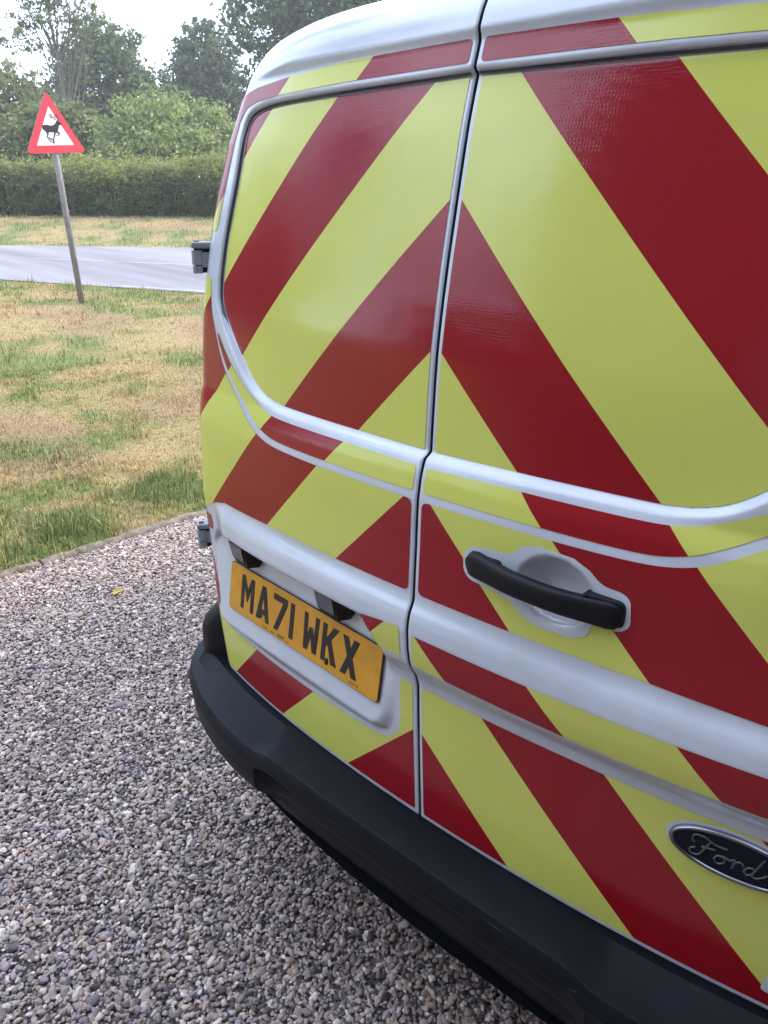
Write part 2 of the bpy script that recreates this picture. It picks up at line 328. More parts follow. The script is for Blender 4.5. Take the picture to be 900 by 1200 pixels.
def gravel():
    P = []; 
    def scatter(x0, x1, y0, y1, dens):
        st = 1 / math.sqrt(dens); a = np.arange(x0, x1, st); b = np.arange(y0, y1, st)
        A, B = np.meshgrid(a, b, indexing='ij'); q = np.stack([A.ravel(), B.ravel()], 1); return q + (rng.random(q.shape) - 0.5) * st * 1.3
    q = scatter(-2.89, 1.3, -2.0, 4.2, 11500)
    hide = (np.abs(q[:, 0]) < 0.9) & (q[:, 1] > 1.3)
    q = q[~hide]
    q2 = scatter(-2.84, 3.2, -4.5, 4.2, 1500); ins = (q2[:, 0] < 1.3) & (q2[:, 1] > -2.0); hid = (q2[:, 0] > -0.9) & (q2[:, 0] < 0.9) & (q2[:, 1] > 0.6)
    q = np.concatenate([q, q2[~ins & ~hid]])
    n = len(q)
    z = (fbm(q[:, 0], q[:, 1], 1.1, 5) - 0.5) * 0.012 + rng.random(n) * 0.009 - 0.002
    big = rng.lognormal(0, 0.30, n) * 0.0051
    edge = smst((q[:, 0] + 2.84) / 0.25); z -= (1 - edge) * 0.001
    sc = np.stack([big * rng.uniform(1.0, 1.6, n), big * rng.uniform(0.75, 1.1, n), big * rng.uniform(0.5, 0.8, n)], 1)
    rot = np.stack([rng.normal(0, 0.35, n), rng.normal(0, 0.35, n), rng.uniform(0, 6.283, n)], 1)
    pal = np.array([[.50, .44, .40], [.62, .57, .53], [.36, .29, .25], [.24, .22, .22], [.42, .37, .36], [.30, .27, .29], [.70, .67, .64], [.42, .32, .27], [.10, .09, .095], [.33, .31, .32], [.46, .38, .30]])
    pr = np.array([.16, .09, .13, .13, .12, .12, .035, .03, .12, .08, .04]); pr = pr / pr.sum()
    c = pal[rng.choice(len(pal), n, p=pr)] * rng.uniform(0.8, 1.2, (n, 1)) * np.array([1.0, .885, .82])
    me = bpy.data.meshes.new('gravel_stones'); me.vertices.add(n)
    me.vertices.foreach_set('co', np.stack([q[:, 0], q[:, 1], z], 1).astype(np.float32).ravel())
    for nm, dat in (('srot', rot), ('sscale', sc)):
        a = me.attributes.new(nm, 'FLOAT_VECTOR', 'POINT'); a.data.foreach_set('vector', dat.astype(np.float32).ravel())
    a = me.attributes.new('tone', 'FLOAT_COLOR', 'POINT'); cc = np.ones((n, 4), np.float32); cc[:, :3] = c; a.data.foreach_set('color', cc.ravel())
    me.update(); me.materials.append(M['stone'])
    o = bpy.data.objects.new('gravel_stones', me); COL.objects.link(o)
    g = bpy.data.node_groups.new('scatter_stones', 'GeometryNodeTree')
    g.interface.new_socket('Geometry', in_out='INPUT', socket_type='NodeSocketGeometry'); g.interface.new_socket('Geometry', in_out='OUTPUT', socket_type='NodeSocketGeometry')
    gi = g.nodes.new('NodeGroupInput'); go = g.nodes.new('NodeGroupOutput'); L = g.links.new
    ic = g.nodes.new('GeometryNodeMeshIcoSphere'); ic.inputs['Subdivisions'].default_value = 3; ic.inputs['Radius'].default_value = 1.0
    sp = g.nodes.new('GeometryNodeSetPosition'); no = g.nodes.new('ShaderNodeTexNoise'); no.inputs['Scale'].default_value = 0.9; no.inputs['Detail'].default_value = 1.0
    pos = g.nodes.new('GeometryNodeInputPosition'); L(pos.outputs[0], no.inputs['Vector'])
    sub = g.nodes.new('ShaderNodeVectorMath'); sub.operation = 'SUBTRACT'; sub.inputs[1].default_value = (0.5, 0.5, 0.5); L(no.outputs['Color'], sub.inputs[0])
    scv = g.nodes.new('ShaderNodeVectorMath'); scv.operation = 'SCALE'; scv.inputs['Scale'].default_value = 0.9; L(sub.outputs[0], scv.inputs[0])
    L(ic.outputs['Mesh'], sp.inputs['Geometry']); L(scv.outputs[0], sp.inputs['Offset'])
    sm = g.nodes.new('GeometryNodeSetShadeSmooth'); L(sp.outputs[0], sm.inputs[0])
    mt = g.nodes.new('GeometryNodeSetMaterial'); mt.inputs['Material'].default_value = M['stone']; L(sm.outputs[0], mt.inputs['Geometry'])
    def attr(nm, ty):
        a = g.nodes.new('GeometryNodeInputNamedAttribute'); a.data_type = ty; a.inputs['Name'].default_value = nm; return a.outputs[0]
    ins = g.nodes.new('GeometryNodeInstanceOnPoints'); L(gi.outputs[0], ins.inputs['Points']); L(mt.outputs[0], ins.inputs['Instance'])
    L(attr('srot', 'FLOAT_VECTOR'), ins.inputs['Rotation']); L(attr('sscale', 'FLOAT_VECTOR'), ins.inputs['Scale'])
    L(ins.outputs[0], go.inputs[0])
    md = o.modifiers.new('scatter', 'NODES'); md.node_group = g
    tag(o, 'loose pinkish grey pebbles spread over the drive', 'gravel', kind='stuff')
gravel()

# grass blades
def blades():
    pts = []
    def sector(a0, a1, r0, r1, dens):
        n = int(dens * R(a1 - a0) / 2 * (r1 * r1 - r0 * r0)); a = R(a0) + rng.random(n) * R(a1 - a0); r = np.sqrt(rng.random(n) * (r1 * r1 - r0 * r0) + r0 * r0)
        return np.stack([CAM.x + r * np.cos(a), CAM.y + r * np.sin(a), r], 1)
    pts = np.concatenate([sector(136, 186, 3.2, 5.5, 4600), sector(136, 176, 5.5, 8, 2600), sector(138, 172, 8, 14.5, 800), sector(138, 170, 14.5, 30, 130)])
    s, w_ = sw(pts[:, 0], pts[:, 1])
    ok = (pts[:, 0] < -2.93 + 0.13 * smst((0.95 - pts[:, 1]) / 0.5) * (fbm(pts[:, 0], pts[:, 1], 4.0, 90) > 0.45)) & ((w_ < -0.05) | ((w_ > ROADW + 0.05) & (w_ < 10.5)))
    pts = pts[ok]; w_ = w_[ok]; n = len(pts)
    col, k = turf(pts[:, 0], pts[:, 1])
    clump = fbm(pts[:, 0], pts[:, 1], 5.0, 40)
    dist = pts[:, 2]
    nearedge = 0.5 * np.exp(-((-2.95 - pts[:, 0]) / 0.22) ** 2)
    h = (0.014 + 0.020 * k * rng.random(n) + 0.03 * smst((clump - 0.5) / 0.25)) * rng.uniform(0.6, 1.5, n) * (1 + 0.9 * nearedge) * (1 + 0.06 * np.maximum(dist - 8, 0))
    # a lush tuft of long grass by the edging, and some rank patches
    for tx, ty, tr, th in ((-3.25, 0.80, 0.24, 0.060), (-3.1, 0.34, 0.12, 0.05), (-3.9, 2.35, 0.16, 0.06), (-4.4, 1.3, 0.22, 0.04), (-3.35, 1.45, 0.22, 0.03), (-3.7, 0.5, 0.15, 0.05)):
        q = np.exp(-((pts[:, 0] - tx) ** 2 + (pts[:, 1] - ty) ** 2) / tr ** 2); h += th * q * rng.uniform(0.5, 1.2, n)
        gq = np.clip(q * 1.3, 0, 1)[:, None] * (rng.random((n, 1)) < 0.85); col = col * (1 - gq) + np.array([0.115, 0.165, 0.05]) * gq
    wd = (0.0022 + 0.0009 * rng.random(n)) * (1 + 0.13 * np.maximum(dist - 4, 0))
    az = rng.uniform(0, 2 * pi, n); lean = np.clip(np.abs(rng.normal(0.75, 0.55, n)), 0.05, 1.7) + (1 - k) * 0.5
    dry = rng.random(n) < (0.22 * (1 - k) + 0.10)
    col = np.where(dry[:, None], STRAW * 1.15, col) * rng.uniform(0.5, 1.6, (n, 1))
    bx, by = pts[:, 0], pts[:, 1]; bz = height(bx, by) - 0.006
    dx, dy = np.cos(az), np.sin(az); fx, fy = -dy, dx
    L = h * 1.25
    mid = np.stack([bx + dx * L * 0.35 * np.sin(lean * 0.5), by + dy * L * 0.35 * np.sin(lean * 0.5), bz + L * 0.55 * np.cos(lean * 0.5)], 1)
    tip = mid + np.stack([dx * L * 0.5 * np.sin(lean), dy * L * 0.5 * np.sin(lean), L * 0.5 * np.cos(lean)], 1)
    bl = np.stack([bx - fx * wd, by - fy * wd, bz], 1); br = np.stack([bx + fx * wd, by + fy * wd, bz], 1)
    ml_ = mid - np.stack([fx, fy, 0 * fx], 1) * wd[:, None] * 0.7; mr = mid + np.stack([fx, fy, 0 * fx], 1) * wd[:, None] * 0.7
    V = np.stack([bl, br, mr, ml_, tip], 1).reshape(-1, 3); base = np.arange(n)[:, None] * 5
    F = np.concatenate([base + np.array([[0, 1, 2]]), base + np.array([[0, 2, 3]]), base + np.array([[3, 2, 4]])])
    o = mesh_obj('grass', V, F, 'blade', None, False, np.repeat(col, 5, 0))
    tag(o, 'short patchy green and straw coloured grass on the verges', 'grass', kind='stuff')
    print('blades', n)
blades()

# gravel edging: weathered concrete lengths laid end to end
def edging():
    root = empty('gravel_edging', (-2.92, 0, 0)); tag(root, 'low weathered concrete edging between the gravel and the grass', 'edging')
    y = -5.0; k = 0; proto = None
    prof = [(-0.035, -0.06), (-0.036, 0.030), (-0.024, 0.043), (0.0, 0.047), (0.022, 0.042), (0.035, 0.028), (0.036, -0.06)]
    while y < 6.0:
        L = 0.913
        vs_, fs = [], []; n = 12
        for i in range(n + 1):
            yy = i / n * L
            for (px, pz) in prof:
                j = (gnoise(yy + k * 3.1, px * 20, 9, 2) - 0.5) * 0.010; e = 0.004 if i in (0, n) else 0
                vs_.append((px * (1 - e * 6) + j, yy, pz - e + (gnoise(yy + k * 1.7, px * 30, 14, 6) - 0.5) * 0.009 * (pz > 0)))
        m = len(prof)
        for i in range(n):
            for j in range(m - 1): fs.append((i * m + j, i * m + j + 1, (i + 1) * m + j + 1, (i + 1) * m + j))
        fs.append(tuple(range(m))[::-1]); fs.append(tuple(n * m + j for j in range(m)))
        o = mesh_obj('kerb', vs_, fs, 'kerb', root, True); edge_split(o, 50)
        o.location = (0.010 * math.sin(k * 2.1), y + 0.0, -0.004 * (k % 3) - 0.021); o.rotation_euler = (0, R(2.0 * math.sin(k * 1.3)), R(0.7 * math.sin(k * 1.9)))
        y += L + 0.006; k += 1
edging()

# ------------------------------------------------------------------ vegetation
def leaf_quads(C, sz, nrm=None, asp=0.6):
    n = len(C)
    a = rng.normal(size=(n, 3))
    if nrm is not None: a = a * 0.8 + nrm
    a /= np.linalg.norm(a, axis=1)[:, None]
    b = np.cross(a, rng.normal(size=(n, 3))); b /= np.linalg.norm(b, axis=1)[:, None]; c = np.cross(a, b)
    s = (sz * rng.uniform(0.6, 1.3, n))[:, None]
    V = np.stack([C - b * s, C + c * s * asp + a * s * 0.15, C + b * s, C - c * s * asp + a * s * 0.15], 1).reshape(-1, 3)
    return V, np.arange(4 * n).reshape(n, 4)
def tree(name, az, d, z0, h, blobs, leaf, n, col, label, trunk=0.18, group=None, seed=0, sparse=0.0):
    """blobs: (lateral, depth, height centre, radius lateral, radius vertical) in metres round the foot"""
    a = R(az); f = np.array([cos(a), sin(a)]); r_ = np.array([sin(a), -cos(a)])
    base = np.array([CAM.x, CAM.y]) + f * d
    root = empty(name, (base[0], base[1], z0)); tag(root, label, 'tree', group)
    C = []; limbs = MB(); top = max(b[2] for b in blobs)
    lean = 0.15 * (gnoise(seed, 1.0, 1.7, 3) - 0.5)
    tp = [(lean * t * h + 0.06 * math.sin(t * 7 + seed), 0.05 * math.sin(t * 5), top * t) for t in (0, .15, .35, .6, .85, 1.0)]
    limbs.tube([(p[0], p[1], p[2] - (0.3 if i == 0 else 0)) for i, p in enumerate(tp)], [trunk * 1.3, trunk, trunk * .85, trunk * .6, trunk * .35, trunk * .12], 8)
    tot = sum(b[3] * b[3] * b[4] for b in blobs)
    tones = []
    for bi, (lx, dy, hz, rl, rv) in enumerate(blobs):
        nb = int(n * rl * rl * rv / tot); ncl = max(14, nb // 26)
        u = rng.normal(size=(ncl, 3)); u /= np.linalg.norm(u, axis=1)[:, None]; rad = rng.uniform(0.35, 1.05, ncl) ** 0.55
        cc = u * rad[:, None] * np.array([rl, rl * 0.8, rv]) + np.array([lx, dy, hz])
        cc += (rng.random((ncl, 3)) - 0.5) * rl * 0.35
        k = rng.integers(0, ncl, nb); spread = np.array([rl, rl, rv * 0.8]) * rng.uniform(0.07, 0.17, (ncl, 1))
        p = cc[k] + rng.normal(size=(nb, 3)) * spread[k]
        tv = rng.uniform(0.7, 1.3, ncl)[k]; C.append(p); tones.append(tv)
        for q in range(min(7, ncl)):
            t0 = 0.35 + 0.5 * rng.random(); j = int(t0 * 5); s0 = Vector(tp[j]); e = Vector(cc[q]); m_ = s0.lerp(e, 0.5) + Vector((0, 0, 0.15 * rl))
            limbs.tube([s0, m_, e], [trunk * .35, trunk * .2, trunk * .06], 5, False)
    C = np.concatenate(C); tv = np.concatenate(tones)
    W = np.stack([C[:, 0] * r_[0] + C[:, 1] * f[0], C[:, 0] * r_[1] + C[:, 1] * f[1], C[:, 2]], 1)
    V, F = leaf_quads(W, leaf)
    nn = len(C); base_c = np.array(col) * np.array([1.50, 1.42, 1.25]) * tv[:, None] * rng.uniform(0.75, 1.25, (nn, 1)) + np.array([0.02, 0.01, 0]) * rng.random((nn, 1))
    mesh_obj('crown', V, F, 'leaf', root, False, np.repeat(base_c, 4, 0))
    limbs.v = [(v[0] * r_[0] + v[1] * f[0], v[0] * r_[1] + v[1] * f[1], v[2]) for v in limbs.v]
    limbs.build('trunk', 'bark', root, True)
GRP = None
Z0 = 1.28
tree('broadleaf_tree', 150.9, 46, Z0, 9, [(0, 0, 5.8, 2.2, 2.0), (-1.9, .5, 4.4, 1.7, 1.6), (1.8, 0, 5.0, 1.7, 1.7), (.6, 0, 7.5, 1.5, 1.0), (0, 1, 3, 2.8, 1.7)], .12, 26000, (.090, .125, .060),
     'tall dense blue-green tree in the middle, rising behind the light green bushy one', .2, seed=1)
tree('broadleaf_tree', 144.6, 50, Z0, 10, [(0, 0, 7.6, 1.6, 1.4), (-.2, 0, 6.0, 2.1, 1.7), (.2, 0, 4.2, 2.4, 1.9), (0, 0, 8.8, .8, .7)], .12, 24000, (.075, .100, .060),
     'dark rounded tree just left of the van roof', .2, seed=2)
tree('broadleaf_tree', 137.5, 44, Z0, 14, [(0, 0, 9.6, 3.2, 2.2), (-2.4, 0, 8.4, 2.2, 1.7), (2.5, 0, 8.4, 2.6, 2.2), (0, 1, 5.5, 3.6, 2.6)], .14, 24000, (.065, .095, .045),
     'largest dark tree, spreading above the van roof', .3, seed=3)
tree('broadleaf_tree', 147.3, 33, Z0, 5, [(-.2, 0, 3.0, 1.5, .95), (1.3, .2, 2.9, 1.2, .9), (-1.5, 0, 2.35, 1.0, .8), (.3, -.4, 2.0, 2.2, .9)], .080, 20000, (.165, .215, .085),
     'low light green bushy tree overhanging the hedge', .12, seed=4)
tree('slender_tree', 153.0, 40, Z0, 11, [(-.7, 0, 8.3, 1.0, 1.0), (.8, 0, 9.0, 1.0, .9), (0, 0, 7.2, .9, .9), (-1.5, 0, 6.6, .9, .7), (1.2, 0, 7.4, .8, .7), (2.2, 0, 9.6, .8, .5), (-1.6, 0, 9.3, .7, .5)], .070, 6500, (.14, .17, .09),
     'thin sparse tree whose pale branches stand against the white sky', .09, seed=5)
tree('broadleaf_tree', 157.2, 43, Z0, 8, [(0, 0, 4.6, 2.0, 1.5), (1.8, 0, 3.8, 1.6, 1.3), (-1.8, 0, 5.0, 2.0, 1.6), (0, 0, 2.6, 2.8, 1.5)], .11, 20000, (.13, .155, .075),
     'pale olive tree at the left edge behind the deer sign', .2, seed=6)
tree('broadleaf_tree', 154.3, 36, Z0, 5, [(0, 0, 2.7, 1.3, 1.0), (-1.3, 0, 2.3, 1.1, .8), (1.2, 0, 2.9, 1.0, .9)], .09, 10000, (.115, .145, .06),
     'small leafy tree directly behind the triangular sign', .12, seed=7)
tree('broadleaf_tree', 162.5, 45, Z0, 10, [(0, 0, 6.4, 2.8, 2.2), (2.0, 0, 4.6, 2.2, 1.8), (-2.0, 0, 4.4, 2.4, 1.8)], .14, 8000, (.085, .12, .06),
     'round tree out of the picture to the left of the lane', .25, seed=8)
tree('broadleaf_tree', 130.0, 40, Z0, 12, [(0, 0, 7.4, 3.0, 2.6), (2.4, 0, 5.6, 2.4, 2.2), (-2.4, 0, 5.4, 2.4, 2.2)], .15, 8000, (.07, .10, .05),
     'broad tree hidden behind the van roof', .25, seed=9)
# distant wood closing the gaps
def wood():
    n = 26000; az = R(118) + rng.random(n) * R(60); top = 4.0 + 3.0 * fbm(np.degrees(az), np.zeros(n), 0.45, 9); d = 62 + rng.random(n) * 10
    z = Z0 + rng.random(n) ** 0.7 * top
    Cc = np.stack([CAM.x + d * np.cos(az), CAM.y + d * np.sin(az), z], 1); V, F = leaf_quads(Cc, .26)
    c = np.array([.075, .105, .065]) * rng.uniform(.7, 1.3, (n, 1))
    tag(mesh_obj('far_wood', V, F, 'leaf', None, False, np.repeat(c, 4, 0)), 'hazy mass of distant woodland behind the roadside trees', 'wood', kind='stuff')
wood()

for az_, d_, hh, rr, lab in ((-121, 12.0, 3.2, 1.5, 'low bushy tree added out of view behind the camera to darken reflections'), (-131, 24, 5.0, 2.0, 'small unseen tree added well behind the camera to shape the reflected sky'),
                             (-160, 20, 7.0, 2.6, 'unseen spreading tree added far behind the camera for dark reflections'), (-172, 24, 6.5, 2.8, 'unseen round tree added far left of the drive for dark reflections'), (69, 8.0, 13.0, 2.1, 'tall unseen tree added beside the front of the van to shade the drive')):
    tree('broadleaf_tree', az_, d_, 0, hh, [(0, 0, hh * .68, rr, hh * .24), (-rr * .6, 0, hh * .45, rr * .8, hh * .2), (rr * .6, 0, hh * .45, rr * .8, hh * .2), (0, 0, hh * .25, rr * 1.1, hh * .2)] if hh < 12 else [(0, 0, hh * .78, rr, hh * .2), (-rr * .7, 0, hh * .66, rr * .9, hh * .14), (rr * .5, 0, hh * .66, rr * .9, hh * .14), (0, 0, hh * .9, rr * .7, hh * .1)], .15, 6000 if hh < 12 else 9000, (.07, .10, .045), lab, .2, seed=az_)  # unseen trees added to darken reflections and shade the drive

def brickmat():
    m, t, b = nodes('dark_red_brick')
    oc = objcoord(t); mp = N(t, 'ShaderNodeMapping'); mp.inputs['Rotation'].default_value = (R(90), 0, 0); t.links.new(oc, mp.inputs['Vector'])
    br = N(t, 'ShaderNodeTexBrick', Scale=4.3); br.inputs['Color1'].default_value = (.085, .055, .048, 1); br.inputs['Color2'].default_value = (.12, .075, .06, 1); br.inputs['Mortar'].default_value = (.22, .2, .18, 1)
    br.inputs['Mortar Size'].default_value = .012; t.links.new(mp.outputs[0], br.inputs['Vector']); t.links.new(br.outputs['Color'], b.inputs['Base Color']); b.inputs['Roughness'].default_value = .9
    bump(t, b, br.outputs['Fac'], -.6, .01); return m
M['brick'] = brickmat(); M['roof'] = simple('brown_roof_tile', (.09, .06, .05), .85, noise=.3, nscale=6, bmp=.6, bscale=12, bdist=.03)
M['frame'] = simple('white_window_frame', (.7, .7, .68), .5); M['glass'] = simple('dark_window_glass', (.02, .025, .03), .08, coat=1)
def house():  # invented house out of view, added to darken reflections and block sky
    x0, x1, y0, y1, hw, hr = -2.4, 11.8, -11.5, -4.4, 5.6, 8.6
    root = empty('unseen_brick_house', ((x0 + x1) / 2, y0, 0)); tag(root, 'invented two storey brick house out of view, added to darken reflections and block sky', 'house'); cx = root.location.x; cy = root.location.y
    m = MB(); m.box(((x0 + x1) / 2 - cx, (y0 + y1) / 2 - cy, hw / 2 - .1), (x1 - x0, y1 - y0, hw + .2))
    for xx in (x0, x1): m.add([(xx - cx, y0 - cy, hw), (xx - cx, y1 - cy, hw), (xx - cx, (y0 + y1) / 2 - cy, hr - .1)], [(0, 1, 2)])
    wl = m.build('wall', 'brick', root)
    m = MB(); ym = (y0 + y1) / 2 - cy; a, b_ = x0 - .35 - cx, x1 + .35 - cx
    for ya in (y0 - .4 - cy, y1 + .4 - cy): m.add([(a, ya, hw - .22), (b_, ya, hw - .22), (b_, ym, hr), (a, ym, hr), (a, ya, hw - .08), (b_, ya, hw - .08), (b_, ym, hr + .14), (a, ym, hr + .14)], [(0, 1, 2, 3), (4, 7, 6, 5), (0, 4, 5, 1), (1, 5, 6, 2), (3, 2, 6, 7), (0, 3, 7, 4)])
    m.build('roof', 'roof', root)
    # added side wing along the right of the drive, blocks sky light
    wx0, wy1 = 3.3, 2.4; m = MB(); m.box(((wx0 + x1) / 2 - cx, (y1 + wy1) / 2 - cy, 2.7), (x1 - wx0, wy1 - y1 - .02, 5.8)); m.add([(wx0 - cx, wy1 - cy - .01, 5.6), (x1 - cx, wy1 - cy - .01, 5.6), ((wx0 + x1) / 2 - cx, wy1 - cy - .01, 8.4)], [(0, 1, 2)]); m.build('wall', 'brick', root)
    m = MB(); xm = (wx0 + x1) / 2 - cx; a, b_ = (y0 + y1) / 2 - cy, wy1 + .35 - cy
    for xa in (wx0 - .4 - cx, x1 + .4 - cx): m.add([(xa, a, 5.42), (xa, b_, 5.42), (xm, b_, 8.5), (xm, a, 8.5), (xa, a, 5.56), (xa, b_, 5.56), (xm, b_, 8.64), (xm, a, 8.64)], [(0, 1, 2, 3), (4, 7, 6, 5), (0, 4, 5, 1), (1, 5, 6, 2), (3, 2, 6, 7), (0, 3, 7, 4)])
    m.build('roof', 'roof', root)
    for wx, wz, ww, wh in ((1.0, 1.55, 1.3, 1.2), (1.0, 4.2, 1.2, 1.1)):
        f = MB(); yy = y1 - cy + .02
        for bx_, bz, sx_, sz in ((0, wh / 2, ww, .08), (0, -wh / 2, ww, .08), (-ww / 2, 0, .08, wh), (ww / 2, 0, .08, wh), (0, 0, .06, wh)): f.box((wx - cx + bx_, yy, wz + bz), (sx_, .08, sz))
        fo = f.build('window', 'frame', root); g = MB(); g.box((wx - cx, yy - .005, wz), (ww, .02, wh)); g.build('pane', 'glass', fo)
    d = MB(); d.box((2.55 - cx, y1 - cy + .03, 1.02), (.92, .06, 2.04)); dr = d.build('door', simple('dark_green_door', (.02, .05, .03), .4), root); k = MB(); k.tube([(2.87 - cx, y1 - cy + .06, 1.0), (2.87 - cx, y1 - cy + .11, 1.0)], .025, 10); k.build('handle', 'chrome', dr)
house()

def hedge():
    root = empty('hedge', (*xy(0, 10.3), 1.25)); tag(root, 'long clipped leafy hedge on the bank across the lane', 'hedge')
    ox, oy, oz = root.location
    def shell(s0, s1, dens, leaf):
        A = s1 - s0; n = int(A * 3.3 * dens); s = s0 + rng.random(n) * A; t = rng.random(n)
        # cross-section from the foot of the front, over the rounded shoulder, to the back
        kt = np.array([0, .12, .36, .52, .66, .84, 1.0]); kw = np.array([9.62, 9.45, 9.50, 9.72, 10.10, 10.7, 11.1]); kz = np.array([.02, .28, .80, 1.10, 1.25, 1.28, 1.15])
        w0 = np.interp(t, kt, kw); z0 = np.interp(t, kt, kz); an = np.interp(t, [0, .36, .6, .9, 1], [R(178), R(176), R(120), R(85), R(50)])
        bulge = (fbm(s, t * 3.5, .75, 50) - .5) * .75 + (fbm(s, t * 3.5, 2.6, 55) - .5) * .42 - rng.exponential(.06, n) * rng.choice([1, 1, 1, -1.2], n)
        ww = w0 + np.cos(an) * bulge; zz = np.maximum(.02, z0 + np.sin(an) * bulge * .75)
        gap = fbm(s, t * 3.0, 3.0, 91); keep = (gap > .43) | (rng.random(n) < .28); s, ww, zz, t = s[keep], ww[keep], zz[keep], t[keep]
        X, Y = xy(s, ww); g = height(X, Y); Cc = np.stack([X - ox, Y - oy, g + zz - oz], 1)
        V, F = leaf_quads(Cc, leaf)
        top_mix = smst((zz - 0.62 + 1.1 * (fbm(s, zz, 1.2, 77) - .5)) / 0.75); n = len(s)
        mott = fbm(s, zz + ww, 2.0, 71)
        c = (np.array([.105, .128, .045]) * (1 - top_mix)[:, None] + np.array([.30, .31, .095]) * top_mix[:, None]) * (0.65 + 0.7 * mott)[:, None] * rng.uniform(.7, 1.3, (n, 1))  # leaf colour paler and yellower towards the top
        return V, F, np.repeat(c, 4, 0)
    Vs, Fs, Cs, k = [], [], [], 0
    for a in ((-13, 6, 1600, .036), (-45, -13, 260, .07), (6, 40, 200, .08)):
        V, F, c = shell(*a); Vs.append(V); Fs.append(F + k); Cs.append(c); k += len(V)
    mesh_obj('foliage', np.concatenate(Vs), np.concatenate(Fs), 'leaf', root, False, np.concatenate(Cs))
    # woody stems inside
    st = MB()
    for i in range(150):
        s = -12.5 + i * 0.12 + rng.random() * .08; w_ = 9.75 + rng.random() * .6; x, y = xy(s, w_); z = float(height(x, y)); t = rng.normal(0, .12, 4)
        st.tube([(x - ox, y - oy, z - oz - .05), (x - ox + t[0], y - oy + t[1], z - oz + .7), (x - ox + t[2], y - oy + t[3], z - oz + 1.05)], [.022, .016, .006], 5, False)
    st.build('stem', 'bark', root, True)
    # dark core sheet behind the leaves, added to block light
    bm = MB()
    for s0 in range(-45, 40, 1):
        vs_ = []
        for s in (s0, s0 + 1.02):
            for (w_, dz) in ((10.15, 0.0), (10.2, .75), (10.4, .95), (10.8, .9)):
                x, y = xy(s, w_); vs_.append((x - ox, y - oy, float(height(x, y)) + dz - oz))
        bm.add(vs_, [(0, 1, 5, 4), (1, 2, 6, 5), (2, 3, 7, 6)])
    o = bm.build('dark_core', simple('hedge_dark_core', (.035, .045, .022), .95, noise=.6, nscale=30, bmp=1, bscale=20, bdist=.05), root)
    # tall shoots above the top
    n = 420; s = -11 + rng.random(n) * 16; X, Y = xy(s, 9.7 + rng.random(n)); g = height(X, Y); reps = 9
    hh = rng.exponential(.14, n); tt = rng.random((n, reps)); Z = g[:, None] + 1.22 + hh[:, None] * tt * 1.6
    Cc = np.stack([np.repeat(X - ox, reps), np.repeat(Y - oy, reps), (Z - oz).ravel()], 1) + rng.normal(size=(n * reps, 3)) * .02; V, F = leaf_quads(Cc, .032)
    mesh_obj('shoots', V, F, 'leaf', root, False, np.array([.26, .30, .11]))
hedge()

